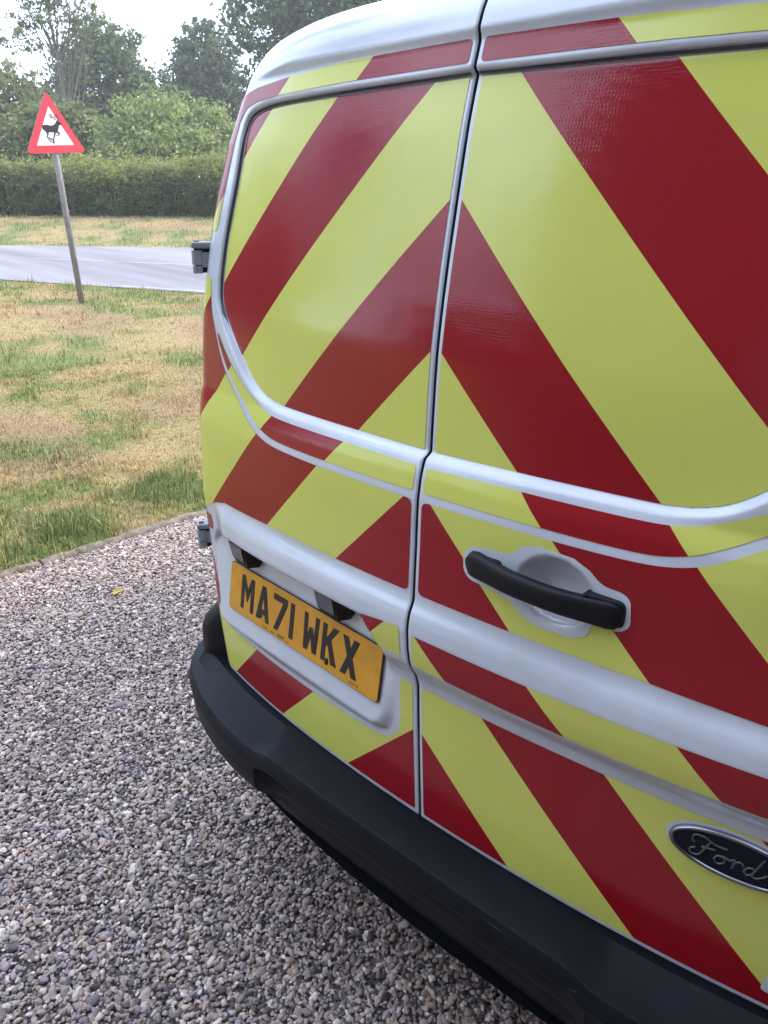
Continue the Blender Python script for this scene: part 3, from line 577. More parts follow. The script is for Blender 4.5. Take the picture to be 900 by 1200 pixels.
# ------------------------------------------------------------------ deer warning sign
def deer_sign():
    foot = Vector((-9.09, 3.96, 0.44)); az = R(153.6); lat = Vector((sin(az), -cos(az), 0)); fwd = Vector((cos(az), sin(az), 0))
    root = empty('deer_warning_sign', foot); tag(root, 'red edged triangular sign with a leaping black deer on a leaning grey post', 'road sign')
    topc = lat * -0.098 + Vector((0, 0, 2.36)); axis = topc.normalized()
    b = MB(); b.tube([axis * -0.4, axis * 1.2, topc], 0.036, 14); b.build('post', 'post', root, True)
    cap = MB(); cap.tube([topc, topc + axis * 0.015], [0.039, 0.030], 14); cap.build('post_cap', 'seal', root, True)
    # face frame: normal looks back at the lane and the camera
    na = R(153.6 - 180 + 30); n = Vector((cos(na), sin(na), 0)); up = (axis - n * axis.dot(n)).normalized()
    up = (up + lat * -0.03).normalized(); n = (n - up * n.dot(up)).normalized(); sx = up.cross(n)
    ctr = axis * 1.772 + n * 0.044
    W, H = 0.36, 0.625
    def P(x, y, o): return ctr + sx * x + up * y + n * o
    def rtri(s, r, yo):
        cs = [(-W, 0), (W, 0), (0, H)]; cx, cy = 0, H / 3; out = []
        cs = [(cx + (x - cx) * s, cy + (y - cy) * s) for x, y in cs]
        for i in range(3):
            p = Vector(cs[i]); a = (Vector(cs[i - 1]) - p).normalized(); c = (Vector(cs[(i + 1) % 3]) - p).normalized()
            for t in np.linspace(0, 1, 6): out.append(tuple(p + a * r * (1 - t) ** 2 + c * r * t ** 2))
        return out
    o = rtri(1.06, 0.07, 0)
    m = MB(); m.prism(o, lambda p: P(*p, 0), lambda p: P(*p, -0.006)); m.build('backing_plate', 'sign_back', root)
    m = MB(); inner = rtri(0.66, 0.012, 0); n1 = len(o)
    m.add([P(*p, 0.0015) for p in o] + [P(*p, 0.0015) for p in inner], [(i, (i + 1) % n1, n1 + (i + 1) % n1, n1 + i) for i in range(n1)]); m.build('red_border', 'sign_red', root)
    m = MB(); m.add([P(*p, 0.0016) for p in inner], [tuple(range(len(inner)))]); m.build('white_face', 'sign_white', root)
    for dy in (0.16, 0.40):
        m = MB(); m.box((0, 0, 0), (0.16, 0.02, 0.03), Matrix.Translation(P(0, dy, -0.016)) @ Matrix((sx, n, up)).transposed().to_4x4())
        m.build('clamp', 'sign_back', root)
    # deer, traced in sign units
    A = np.array([[98, 388, 1], [368, 380, 1], [180, 95, 1]], float); T = np.linalg.solve(A, np.array([[-W, 0], [W, 0], [0, H]]))
    def D(pts): return [tuple(np.array([x, y, 1]) @ T) for x, y in pts]
    body = [(164, 268), (163, 258), (170, 252), (184, 251), (202, 255), (216, 252), (224, 244), (227, 236), (234, 231), (243, 235), (256, 243), (257, 248), (247, 251), (241, 256), (240, 268), (236, 280), (228, 288), (212, 288), (198, 287), (190, 292), (182, 290), (176, 281), (166, 276)]
    legs = [[(228, 280), (238, 282), (247, 292), (247, 298), (240, 297), (236, 292), (227, 289)], [(247, 292), (247, 298), (237, 304), (229, 308), (226, 305), (236, 299)],
            [(218, 286), (228, 286), (225, 300), (219, 318), (221, 340), (218, 345), (213, 340), (214, 318), (217, 300)],
            [(180, 286), (192, 288), (193, 298), (189, 310), (192, 318), (188, 319), (184, 310), (186, 298)], [(186, 315), (191, 316), (206, 332), (212, 334), (210, 338), (203, 336)],
            [(190, 314), (196, 312), (214, 322), (216, 327), (210, 326)], [(236, 231), (240, 224), (242, 229), (240, 234)]]
    ant = [[(231, 232), (224, 222), (212, 214), (200, 204)], [(222, 221), (222, 208), (219, 202)], [(213, 214), (203, 216), (196, 212)], [(206, 209), (205, 200), (202, 194)],
           [(236, 231), (237, 220), (232, 208), (228, 200)], [(235, 214), (229, 212)], [(196, 206), (190, 202)]]
    m = MB()
    for q in [body] + legs: m.add([P(*p, 0.0030 + 0.00008 * len(m.f)) for p in D(q)], [tuple(range(len(q)))])
    for a_ in ant:
        for i in range(len(a_) - 1):
            p, q = np.array(a_[i], float), np.array(a_[i + 1], float); dd = q - p; dd /= np.linalg.norm(dd); nn = np.array([-dd[1], dd[0]]) * 1.7; e = dd * 1.0
            m.add([P(*r, 0.0034 + 0.00008 * len(m.f)) for r in D([p + nn - e, p - nn - e, q - nn * .7 + e, q + nn * .7 + e])], [(0, 1, 2, 3)])
    m.build('deer_symbol', 'ink', root)
deer_sign()

# ------------------------------------------------------------------ the van's rear surface
GA, GB = 0.11655, 0.04355
PW = [(1.324, .002), (1.351, .003), (1.39, .005), (1.428, .007), (1.481, .011), (1.547, .020), (1.612, .031), (1.674, .043), (1.740, .056), (1.789, .066), (1.823, .075), (1.851, .083)]
PL = [(0.56, -.001), (0.605, -.003), (0.694, -.008), (0.794, -.013), (0.897, -.017), (0.906, -.019), (0.924, -.025), (0.948, -.040), (0.960, -.043), (0.985, -.047), (1.019, -.049), (1.040, -.047), (1.054, -.043), (1.066, -.036),
      (1.076, -.0335), (1.121, -.032), (1.171, -.030), (1.22, -.029), (1.25, -.0275), (1.285, -.022), (1.303, -.0165), (1.316, -.0115)]
PT = [(1.860, .0745), (1.868, .077), (1.887, .083), (1.897, .086), (1.904, .084), (1.912, .081), (1.920, .085), (2.6, .085 + .68 * .32)]
zf = np.arange(0.5, 2.3, 0.002)
outer = np.interp(zf, *zip(*(PL + [(1.35, -.0095), (1.39, -.0075), (1.428, -.0045), (1.481, 0), (1.547, .010), (1.612, .021), (1.674, .033), (1.740, .047), (1.789, .057), (1.823, .066)] + PT)))
k_ = np.hanning(7); k_ /= k_.sum(); outer = np.convolve(np.pad(outer, 3, 'edge'), k_, 'valid')
inner = np.interp(zf, *zip(*([(0.5, -.01)] + PW + [(2.3, .18)]))); k_ = np.hanning(25); k_ /= k_.sum(); inner = np.convolve(np.pad(inner, 12, 'edge'), k_, 'valid')
base_ = np.interp(zf, [0.5, .605, .897, 1.076, 1.12], [0, -.003, -.017, -.0335, -.032])
WIN = [(0.0, 1.8515), (0.07, 1.850), (0.28, 1.848), (0.44, 1.846), (0.488, 1.8435), (0.528, 1.838), (0.549, 1.828), (0.559, 1.808), (0.563, 1.770), (0.571, 1.72), (0.584, 1.665), (0.597, 1.610), (0.606, 1.540), (0.605, 1.505), (0.597, 1.485), (0.562, 1.439), (0.517, 1.391), (0.48, 1.359), (0.448, 1.340), (0.402, 1.3285), (0.355, 1.3265), (0.19, 1.3245), (0.0, 1.3225)]
REC = [(-.684, .955), (-.690, .90), (-.672, .82), (-.667, .775), (-.645, .752), (-.60, .746), (-.10, .748), (-.068, .765), (-.055, .80), (-.051, .895), (-.066, .955), (-.112, 1.008), (-.60, 1.009), (-.655, .990)]
def sdf(P, x, y):
    """distance to polygon, negative inside"""
    P = np.array(P, float); d = np.full(x.shape, 1e9); ins = np.zeros(x.shape, bool); n = len(P)
    for i in range(n):
        a, b = P[i], P[(i + 1) % n]; e = b - a; t = np.clip(((x - a[0]) * e[0] + (y - a[1]) * e[1]) / (e @ e), 0, 1)
        d = np.minimum(d, (x - a[0] - t * e[0]) ** 2 + (y - a[1] - t * e[1]) ** 2)
        c = (a[1] > y) != (b[1] > y)
        if abs(e[1]) > 1e-12: ins ^= c & (x < (y - a[1]) * e[0] / e[1] + a[0])
    return np.where(ins, -1, 1) * np.sqrt(d)
def chaikin(P, it=2):
    for _ in range(it):
        Q = [P[0]]
        for a, b in zip(P[:-1], P[1:]): Q += [(a[0] * .75 + b[0] * .25, a[1] * .75 + b[1] * .25), (a[0] * .25 + b[0] * .75, a[1] * .25 + b[1] * .75)]
        P = Q + [P[-1]]
    return P
WIN = chaikin(WIN)
WINM = WIN + [(-x, z) for x, z in WIN[::-1][1:-1]]
CUP = (0.256, 1.175, 0.060, 0.051)
ARC_R = 0.085
WT = np.convolve(np.pad(np.interp(zf, [.5, .6, .7, .8, .9, 1.0, 1.1, 1.2, 1.3, 1.4, 1.5, 1.6, 1.7, 1.8, 1.95, 2.0, 2.04], [.726, .732, .745, .752, .750, .741, .733, .730, .731, .727, .719, .706, .685, .652, .580, .556, .54]), 25, 'edge'), np.hanning(51) / np.hanning(51).sum(), 'valid')
def Wd(v): return np.interp(v, zf, WT)
def XC(v): return Wd(v) - 0.060
def UM(v): return XC(v) + 0.054
def V0(u): return 1.918 - 0.30 * np.maximum(0, np.abs(u) - 0.28) ** 2
def surf(u, v, side=0):
    """u: along the width (arc length past the corner), v: height; side -1 left door, +1 right door"""
    u = np.asarray(u, float); v = np.asarray(v, float); au = np.abs(u)
    xc = XC(v); t = np.clip((au - xc) / ARC_R, 0, 2); ph = np.arctan(2 * GA * xc + 4 * GB * xc ** 3); xi = np.minimum(au, xc)
    x = xi + ARC_R * (np.sin(ph + t) - np.sin(ph)); g = GA * xi ** 2 + GB * xi ** 4 + ARC_R * (np.cos(ph) - np.cos(ph + t))
    po = np.interp(v, zf, outer); pi_ = np.interp(v, zf, inner); pb = np.interp(v, zf, base_)
    fade = smst((au - 0.565) / 0.085); inl = (v > .85) & (v < 1.12)
    po = np.where(inl, po * (1 - fade) + pb * fade, po)
    d = sdf(WINM, u, v); m = smst(d / 0.011)
    y = pi_ * (1 - m) + po * m
    gm = smst((v - 1.40) / .10) * (1 + .0 * au); y = y + 0.004 * gm * np.exp(-((d - 0.0056) / 0.0036) ** 2)
    # thin pressed line following the moulding
    # plate recess, left door only
    if side <= 0:
        dr = -sdf(REC, u, v); top = smst((v - 0.90) / 0.07); wdt = 0.030 * (1 - top) + 0.013 * top
        mr = smst(dr / wdt); yr = .0030 - .0787 * (u + .3424) + (v - .8762) * .153 + .0042 - (GA * u ** 2 + GB * u ** 4)
        y = np.where(dr > 0, y * (1 - mr) + yr * mr, y)
    if side >= 0:
        cx, cz, rx, rz = CUP; q = ((u - cx) / rx) ** 2 + ((v - cz) / rz) ** 2
        y = y + 0.036 * (1 - np.clip(q, 0, 1) ** 2.2) * (q < 1)
        q2 = ((u - .545) / .10) ** 2 + ((v - .847) / .050) ** 2
    y = y + g
    v0 = V0(u); z = v.copy(); a0 = R(16); Rr = 0.105
    tt = np.clip((v - v0) / Rr, 0, R(70)); over = v > v0
    yv0 = np.interp(v0, zf, outer) + g
    y = np.where(over, yv0 + Rr * (np.cos(a0) - np.cos(a0 + tt)), y); z = np.where(over, v0 + Rr * (np.sin(a0 + tt) - np.sin(a0)), z)
    s = np.sign(u); return np.stack([x * s, y, z], -1)
def surfn(u, v, off, side=0):
    e = 0.0012; p = surf(u, v, side); a = surf(u + e, v, side) - surf(u - e, v, side); b = surf(u, v + e, side) - surf(u, v - e, side)
    n = np.cross(a, b); n /= np.linalg.norm(n, axis=-1)[..., None] + 1e-12; return p + n * np.asarray(off)[..., None], n
VTOP = 2.035
GAP = 0.0025
def fill(keys, step):
    out = []
    for a, b in zip(keys[:-1], keys[1:]):
        n = max(1, int(math.ceil((b - a) / step - 1e-6))); out += list(np.linspace(a, b, n, endpoint=False))
    return np.array(out + [keys[-1]])
SU = fill([0, 1.0], 0.0052)                     # normalised across a door
VL = fill([0.597, 0.60, 0.604, 0.90, 0.962, 1.03, 1.085, 1.24, 1.30, 1.335, 1.838, 1.925, VTOP], 0.0045)
van = empty('parked_van', (0, 0, 0)); tag(van, 'white van with red and yellow chevrons covering its closed rear doors', 'van')

def door(side):
    name = 'rear_door'
    ed = np.array([0.0, 0.0012, 0.003, 0.0055])
    su = np.concatenate([ed / 0.78, SU[SU > 0.0075]])
    U = np.zeros((len(su), len(VL))); V = np.zeros_like(U)
    for j, v in enumerate(VL):
        um = UM(np.array([v]))[0]; U[:, j] = GAP + su * (um - GAP); V[:, j] = v
    P = surf(U * side, V, side)
    d_in = U - GAP; r = 0.003
    def rnd(dd): return np.where(dd < r, 0.0025 * (1 - dd / r) ** 2, 0)
    um = UM(VL)[None]; P[..., 1] += rnd(d_in) + rnd(um - U) * 1.2 + rnd((V - VL[0]) * 1.4)
    n, m = U.shape
    verts = [tuple(p) for p in P.reshape(-1, 3)]; i = np.arange(n - 1)[:, None] * m + np.arange(m - 1)[None]
    F = np.stack([i, i + m, i + m + 1, i + 1], -1).reshape(-1, 4)
    if side < 0: F = F[:, ::-1]
    # returns: turn every outer edge inward so the skin has thickness
    per = [(0, j) for j in range(m)] + [(i_, m - 1) for i_ in range(1, n)] + [(n - 1, j) for j in range(m - 2, -1, -1)] + [(i_, 0) for i_ in range(n - 2, 0, -1)]
    per_i = [a * m + b for a, b in per]; k0 = len(verts)
    for a, b in per: p = P[a, b]; verts.append((p[0], p[1] + 0.022, p[2]))
    L = len(per); G = [(per_i[q], per_i[(q + 1) % L], k0 + (q + 1) % L, k0 + q) for q in range(L)]
    if side < 0: G = [g[::-1] for g in G]
    nF = len(F); F = np.concatenate([F, np.array(G)])
    o = mesh_obj(name, np.array(verts), F, 'paint', van, True)
    o.data.materials.append(M['seal']); mi = np.zeros(len(F), np.int32); mi[nF:] = 1; o.data.polygons.foreach_set('material_index', mi)  # edge returns coloured dark to put shade into the door gaps
    sm_ = np.ones(len(F), bool); sm_[nF:] = False; o.data.polygons.foreach_set('use_smooth', sm_)
    return o
doorL = door(-1); doorR = door(1)
doorL['label'] = 'left rear door carrying the number plate'; doorR['label'] = 'right rear door with the black handle and oval emblem'

# ------------------------------------------------------------------ film pieces
def rounded(poly, r):
    out = []; n = len(poly)
    for i in range(n):
        p = np.array(poly[i][:2], float); a = np.array(poly[i - 1][:2], float) - p; b = np.array(poly[(i + 1) % n][:2], float) - p
        la, lb = np.linalg.norm(a), np.linalg.norm(b)
        if la < 1e-9 or lb < 1e-9: continue
        a /= la; b /= lb; ang = math.acos(max(-1, min(1, float(a @ b)))); rr = poly[i][2] if len(poly[i]) > 2 else r
        if ang > R(150) or rr <= 0: out.append(tuple(p)); continue
        q = min(rr, la * .45, lb * .45)
        for t in (0, .25, .5, .75, 1): out.append(tuple(p + a * q * (1 - t) ** 2 + b * q * t ** 2))
    return out
def clip(poly, fn):
    out = []; n = len(poly)
    for i in range(n):
        p, q = poly[i - 1], poly[i]; a, b = fn(p), fn(q)
        if (a >= 0) != (b >= 0): t = a / (a - b); out.append((p[0] + (q[0] - p[0]) * t, p[1] + (q[1] - p[1]) * t))
        if b >= 0: out.append(q)
    return out
def area(P): return 0.5 * sum(P[i - 1][0] * P[i][1] - P[i][0] * P[i - 1][1] for i in range(len(P)))
HAND_OUT = [(.098, 1.187), (.100, 1.160), (.112, 1.148), (.150, 1.144), (.187, 1.138), (.205, 1.120), (.235, 1.112), (.290, 1.113), (.312, 1.124), (.318, 1.146), (.357, 1.146), (.370, 1.158), (.366, 1.196), (.355, 1.204), (.325, 1.206), (.305, 1.222), (.280, 1.233), (.225, 1.236), (.198, 1.228), (.182, 1.210), (.150, 1.208), (.112, 1.204)]
UG = np.arange(0.0, 0.90, 0.0045)
count = 0
def film_piece(poly, side, mat, parent):
    """poly in (|u|, v): cut by a 4.5 mm grid, laid on the door skin"""
    global count
    P = np.array(poly); x0, y0 = P.min(0); x1, y1 = P.max(0)
    us = UG[(UG > x0 - .0046) & (UG < x1 + .0046)]; vv = VL[(VL > y0 - .0046) & (VL < y1 + .0046)]
    if len(us) < 2 or len(vv) < 2: return
    A, B = np.meshgrid(us, vv, indexing='ij'); S = sdf(poly, A, B)
    verts = {}; pts = []; faces = []
    def vid(a, b):
        k = (round(a, 6), round(b, 6))
        if k not in verts: verts[k] = len(pts); pts.append(k)
        return verts[k]
    for i in range(len(us) - 1):
        for j in range(len(vv) - 1):
            s = (S[i, j], S[i + 1, j], S[i + 1, j + 1], S[i, j + 1]); mn, mxx = min(s), max(s)
            if mn > 0.0065: continue
            a0, a1, b0, b1 = us[i], us[i + 1], vv[j], vv[j + 1]
            if mxx < -0.0001 and mxx < 0 and (mn < -0.0066 or mxx < -0.0064):
                faces.append((vid(a0, b0), vid(a1, b0), vid(a1, b1), vid(a0, b1))); continue
            q = clip(poly, lambda p: p[0] - a0); q = clip(q, lambda p: a1 - p[0]) if q else q
            q = clip(q, lambda p: p[1] - b0) if q else q; q = clip(q, lambda p: b1 - p[1]) if q else q
            if len(q) < 3 or abs(area(q)) < 2e-8: continue
            if area(q) < 0: q = q[::-1]
            ids = [];
            for p in q:
                k = vid(*p)
                if not ids or (k != ids[-1] and k != ids[0]): ids.append(k)
            if len(set(ids)) == len(ids) and len(ids) > 2: faces.append(tuple(ids))
    if not faces: return
    if side > 0:
        pc = np.array(pts); hid = sdf(HAND_OUT, pc[:, 0], pc[:, 1]) < -0.004; faces = [f for f in faces if not all(hid[i_] for i_ in f)]
        if not faces: return
    pt = np.array(pts); X, n = surfn(pt[:, 0] * side, pt[:, 1], np.full(len(pt), 0.0009), side)
    if side < 0: faces = [f[::-1] for f in faces]
    par = list(range(len(X)))
    def find(a):
        while par[a] != a: par[a] = par[par[a]]; a = par[a]
        return a
    for f in faces:
        r0 = find(f[0])
        for g in f[1:]: par[find(g)] = r0
    grp = {}
    for f in faces: grp.setdefault(find(f[0]), []).append(f)
    for fs in grp.values():
        ids = sorted({i for f in fs for i in f}); mp = {a: b for b, a in enumerate(ids)}
        if len(fs) < 6: continue
        mesh_obj('red_film' if mat == 'red' else 'yellow_film', X[ids], [tuple(mp[i] for i in f) for f in fs], mat, parent, True); count += 1
def stripes(poly, side, parent, bounds, r=0.009):
    """bounds: values of |u| + v where the colour flips; first band is red"""
    poly = rounded(poly, r)
    b = [-9] + bounds + [9]
    for k in range(len(b) - 1):
        lo, hi = b[k], b[k + 1]; q = clip(poly, lambda p: p[0] + p[1] - lo) if lo > -9 else poly
        q = clip(q, lambda p: hi - p[0] - p[1]) if q and hi < 9 else q
        if q and len(q) > 2 and abs(area(q)) > 3e-5: film_piece(q, side, 'red' if k % 2 == 0 else 'yellow', parent)
INN = 0.0108
EDG = 0.006       # film stops this far short of the door edge
def edge_pts(v0, v1, n=6): return [(float(UM(np.array([v]))[0]) - EDG, float(v), 0) for v in np.linspace(v0, v1, n)]
NB = [(.36, 1.2505), (.41, 1.256), (.452, 1.269), (.508, 1.303), (.570, 1.350), (.600, 1.392), (.622, 1.440), (.640, 1.480), (.646, 1.535)]      # outer side of thin pressed line
NB = chaikin([(.25, 1.2485)] + NB)
for side, par in ((-1, doorL), (1, doorR)):
    # window panel
    wp = [(INN, 1.850)] + [(x - 0.0008, z) for x, z in WIN[1:-1]] + [(INN, 1.3235)]
    stripes(wp, side, par, [1.487, 1.700, 1.924, 2.137, 2.325] if 1 else [], 0.006) if False else None
    bw = [1.487, 1.702, 1.925, 2.138, 2.325]
    # first band below 1.487 in the window is yellow, so pass a dummy bound
    stripes(wp, side, par, [0.5] + bw, 0.006)
    # strip between moulding and thin line
    mn = [(INN, 1.301)] + chaikin([(.15, 1.3035), (.25, 1.304), (.36, 1.305), (.406, 1.308), (.444, 1.318), (.521, 1.356), (.575, 1.401), (.606, 1.436)]) + chaikin([(.611, 1.434), (.601, 1.412), (.561, 1.358), (.50, 1.315), (.444, 1.282), (.40, 1.268), (.36, 1.2635), (.25, 1.262), (.15, 1.2617)]) + [(INN, 1.2615)]
    stripes(mn, side, par, [0.5, 1.486, 1.703, 1.93, 2.14], 0.006)
    # big lower field under the thin line, running up the outer edge beside the window
    hl = [(INN, 1.2475)] + NB + [(0.652, 1.543)] + edge_pts(1.543, 1.032, 10) + [(0.695, 1.035), (0.66, 1.052), (0.625, 1.068), (0.58, 1.080), (0.40, 1.086), (INN, 1.086)]
    stripes(hl, side, par, [1.276, 1.492, 1.705, 1.935, 2.150, 2.33], 0.012)
    # top strip over the window and down the outer side
    tl = [(INN, 1.8685), (0.28, 1.8665), (0.44, 1.863), (0.525, 1.858), (0.562, 1.849), (0.580, 1.828), (0.592, 1.790), (0.610, 1.724), (0.626, 1.66), (0.634, 1.632)] + edge_pts(1.630, 1.800, 5) + [(0.618, 1.850), (0.595, 1.870), (0.53, 1.882), (0.42, 1.891), (0.24, 1.898), (INN, 1.8995)]
    stripes(tl, side, par, [2.106, 2.316, 2.6], 0.007)
    if side > 0:
        rg = [(INN, 0.9545), (INN, 1.016), (0.40, 1.0155), (0.62, 1.018), (0.66, 1.010), (0.675, 0.985), (0.66, 0.957), (0.60, 0.9525), (0.30, 0.9515)]
        stripes(rg, side, par, [0.5, 1.034, 1.250, 1.474, 1.69], 0.008)
        rb = [(INN, 0.609), (0.60, 0.609)] + edge_pts(0.609, 0.90, 6) + [(0.69, .90), (0.60, 0.899), (0.30, 0.8985), (INN, 0.897)]
        stripes(rb, side, par, [0.808, 1.036, 1.252, 1.47, 1.70], 0.006)
        co = [(0.705, 0.925)] + edge_pts(0.925, 1.005, 3) + [(0.705, 1.0)]
        stripes(co, side, par, [0.5, 1.47, 1.70], 0.008)
    else:
        tri = [(INN + .006, 0.963), (INN + .006, 1.022), (0.060, 1.018), (0.105, 1.012), (0.124, 1.004), (0.118, 0.992), (0.092, 0.968), (0.078, 0.9585)]
        stripes(tri, side, par, [0.5, 1.070, 1.30], 0.006)
        lb = [(INN, 0.610), (0.50, 0.609)] + edge_pts(0.609, 0.915, 7) + [(0.702, 0.908), (0.697, 0.895), (0.692, 0.86), (0.676, 0.80), (0.680, 0.770), (0.672, 0.752), (0.64, 0.738), (0.60, 0.735), (0.12, 0.737), (0.075, 0.745), (0.046, 0.775), (0.041, 0.82), (0.041, 0.896), (INN, 0.896)]
        stripes(lb, side, par, [0.808, 1.035, 1.252, 1.47, 1.70], 0.006)
        co = [(0.672, 0.984)] + edge_pts(0.984, 1.022, 3) + [(0.672, 1.024), (.664, 1.005)]
        stripes(co, side, par, [0.5, 1.47, 1.74], 0.006)
print('film pieces', count)

M['groove_shade'] = simple('grey_groove_shade', (0.075, 0.078, 0.095), 0.45)
def groove_shade(side, par):  # dark grey strip laid along the window groove to stand for its shade
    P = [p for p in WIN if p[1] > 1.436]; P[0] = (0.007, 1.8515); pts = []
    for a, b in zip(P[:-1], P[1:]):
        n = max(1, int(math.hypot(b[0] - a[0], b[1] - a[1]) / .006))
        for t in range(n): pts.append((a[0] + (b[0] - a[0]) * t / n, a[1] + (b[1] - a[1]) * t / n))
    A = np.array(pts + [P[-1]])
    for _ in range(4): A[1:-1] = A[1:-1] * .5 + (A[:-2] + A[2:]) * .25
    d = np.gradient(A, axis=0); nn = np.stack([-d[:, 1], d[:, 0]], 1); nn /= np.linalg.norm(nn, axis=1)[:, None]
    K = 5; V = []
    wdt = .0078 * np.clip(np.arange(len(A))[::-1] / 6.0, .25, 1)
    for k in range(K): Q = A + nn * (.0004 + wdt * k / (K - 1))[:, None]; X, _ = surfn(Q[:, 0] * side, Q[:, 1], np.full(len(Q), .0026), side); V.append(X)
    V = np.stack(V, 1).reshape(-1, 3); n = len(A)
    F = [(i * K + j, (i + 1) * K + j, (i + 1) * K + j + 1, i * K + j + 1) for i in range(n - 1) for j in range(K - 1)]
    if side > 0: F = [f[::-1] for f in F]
    mesh_obj('window_groove_shade', V, F, 'groove_shade', par, True)
groove_shade(-1, doorL); groove_shade(1, doorR)

# ------------------------------------------------------------------ number plate and lamps
def place(cx, cz, y, yaw=0, tilt=0):
    return Matrix.Translation((cx, y, cz)) @ Matrix.Rotation(yaw, 4, 'Z') @ Matrix.Rotation(tilt, 4, 'X')
PLM = place(-0.3424, 0.8762, 0.0030, R(-4.5), R(-8.7))
def plate():
    hw, hh, th = .255, .0555, .0028
    rect = rounded([(-hw, -hh), (hw, -hh), (hw, hh), (-hw, hh)], .009)
    m = MB(); m.prism(rect, lambda p: PLM @ Vector((p[0], -th, p[1])), lambda p: PLM @ Vector((p[0], 0, p[1])))
    o = m.build('number_plate', 'plate', doorL); bevel(o, .0006, 1)
    ob = rounded([(-hw - .0015, -hh - .0015), (hw + .0015, -hh - .0015), (hw + .0015, hh + .0015), (-hw - .0015, hh + .0015)], .010)
    m = MB(); m.prism(ob, lambda p: PLM @ Vector((p[0], -th * .45, p[1])), lambda p: PLM @ Vector((p[0], .0015, p[1]))); m.build('plate_edge', 'ink', o)
    t = .0135; H = .079; Wc = .050
    def bar(a, b, th_=t):
        a, b = Vector(a), Vector(b); d = (b - a).normalized(); n = Vector((-d.y, d.x)) * th_ / 2; return [a - n, b - n, b + n, a + n]
    def hb(x0, x1, y0, y1): return [(x0, y0), (x1, y0), (x1, y1), (x0, y1)]
    def slant(xb, xt, w_, y0=0, y1=H): return [(xb, y0), (xb + w_, y0), (xt + w_, y1), (xt, y1)]
    G = {
        'M': [hb(0, .0125, 0, H), hb(Wc - .0125, Wc, 0, H), [(.0125, H), (.0125, H - .026), (Wc / 2 - .001, .020), (Wc / 2 + .001, .020), (Wc / 2 + .004, .040)], [(Wc - .0125, H), (Wc - .0125, H - .026), (Wc / 2 + .001, .020), (Wc / 2 - .001, .020), (Wc / 2 - .004, .040)]],
        'A': [slant(0, Wc / 2 - .0075, .0135), slant(Wc - .0135, Wc / 2 - .006, .0135), hb(.012, Wc - .012, .014, .026)],
        '7': [hb(0, Wc, H - t, H), [(.006, 0), (.021, 0), (Wc, H - t), (Wc - .016, H - t)]],
        '1': [hb(0, .0138, 0, H)],
        'W': [slant(.0035, 0, .0125), slant(Wc - .016, Wc - .0125, .0125), [(.004, 0), (.0165, 0), (Wc / 2 + .005, .052), (Wc / 2 - .005, .052)], [(Wc - .004, 0), (Wc - .0165, 0), (Wc / 2 - .005, .052), (Wc / 2 + .005, .052)]],
        'K': [hb(0, .0135, 0, H), [(.010, .026), (.010, .046), (Wc - .017, H), (Wc, H)], [(.016, .045), (.026, .055), (Wc, 0), (Wc - .017, 0)]],
        'X': [slant(0, Wc - .0165, .0165), slant(Wc - .0165, 0, .0165)],
    }
    x = -.2080; text = 'MA71 WKX'
    for ch in text:
        if ch == ' ': x += .033 - .011; continue
        m = MB()
        for k, poly in enumerate(G[ch]):
            z = -th - .0006 - .00012 * k
            m.prism(poly, lambda p: PLM @ Vector((x + p[0], z, -H / 2 + p[1] + .001)), lambda p: PLM @ Vector((x + p[0], -th + .0008, -H / 2 + p[1] + .001)))
        m.build('character', 'ink', o)
        x += (.0138 if ch == '1' else Wc) + .011
    for sx, sz in ((-.128, -.030), (.1035, -.033), (.1035, -.0385)):
        m = MB(); c = PLM @ Vector((sx, -th - .001, sz)); d = (PLM.to_3x3() @ Vector((0, -1, 0))); m.tube([c, c + d * .0015, c + d * .0022], [.0046, .0042, .002], 14); m.build('screw_cap', 'ink', o, True)
    # small print: maker's line under the characters and the standard mark in the corner
    for txt, sz, px in (('Trade', .0075, -.118), ('plates', .0055, -.087), ('NOW', .0095, -.064), ('.co.uk', .0050, -.034), ('BS AU 145e', .0055, .175)):
        cu = bpy.data.curves.new('small_print', 'FONT'); cu.body = txt; cu.size = sz; cu.extrude = .0001
        t_ = bpy.data.objects.new('small_print', cu); COL.objects.link(t_); bpy.context.view_layer.update()
        me = bpy.data.meshes.new_from_object(t_.evaluated_get(bpy.context.evaluated_depsgraph_get())); bpy.data.objects.remove(t_); bpy.data.curves.remove(cu)
        me.materials.clear(); me.materials.append(M['ink']); me.transform(PLM @ Matrix.Translation((px, -th - .0009, -.0505 + (0 if px < .1 else .002))) @ Matrix.Rotation(R(90), 4, 'X'))
        so = bpy.data.objects.new('small_print', me); COL.objects.link(so); so.parent = o
    # number plate lamps: black hoods with grey lenses under the ledge
    for x0 in (-.562, -.254):
        gx_ = GA * x0 * x0; sl = 2 * GA * x0
        def Q(x, y, z): return Vector((x0 + x, gx_ + sl * x + y, z))
        fr = [(0, -.040, 1.008), (.066, -.040, 1.008), (.062, -.030, .962), (.055, -.024, .948), (.008, -.024, .948), (.001, -.030, .962)]
        bk = [(-.004, .012, 1.010), (.084, .012, 1.010), (.077, .012, .960), (.066, .012, .944), (.012, .012, .944), (-.002, .012, .955)]
        n = 6; m = MB(); m.add([Q(*p) for p in fr + bk], [tuple(range(n)), tuple(range(2 * n - 1, n - 1, -1))] + [(i, i + n, (i + 1) % n + n, (i + 1) % n) for i in range(n)])
        h = m.build('plate_lamp', 'black', doorL); bevel(h, .0025, 2)
        m = MB(); q = [(.006, -.0398, 1.002), (.058, -.0398, 1.002), (.055, -.0315, .965), (.007, -.0315, .965)]
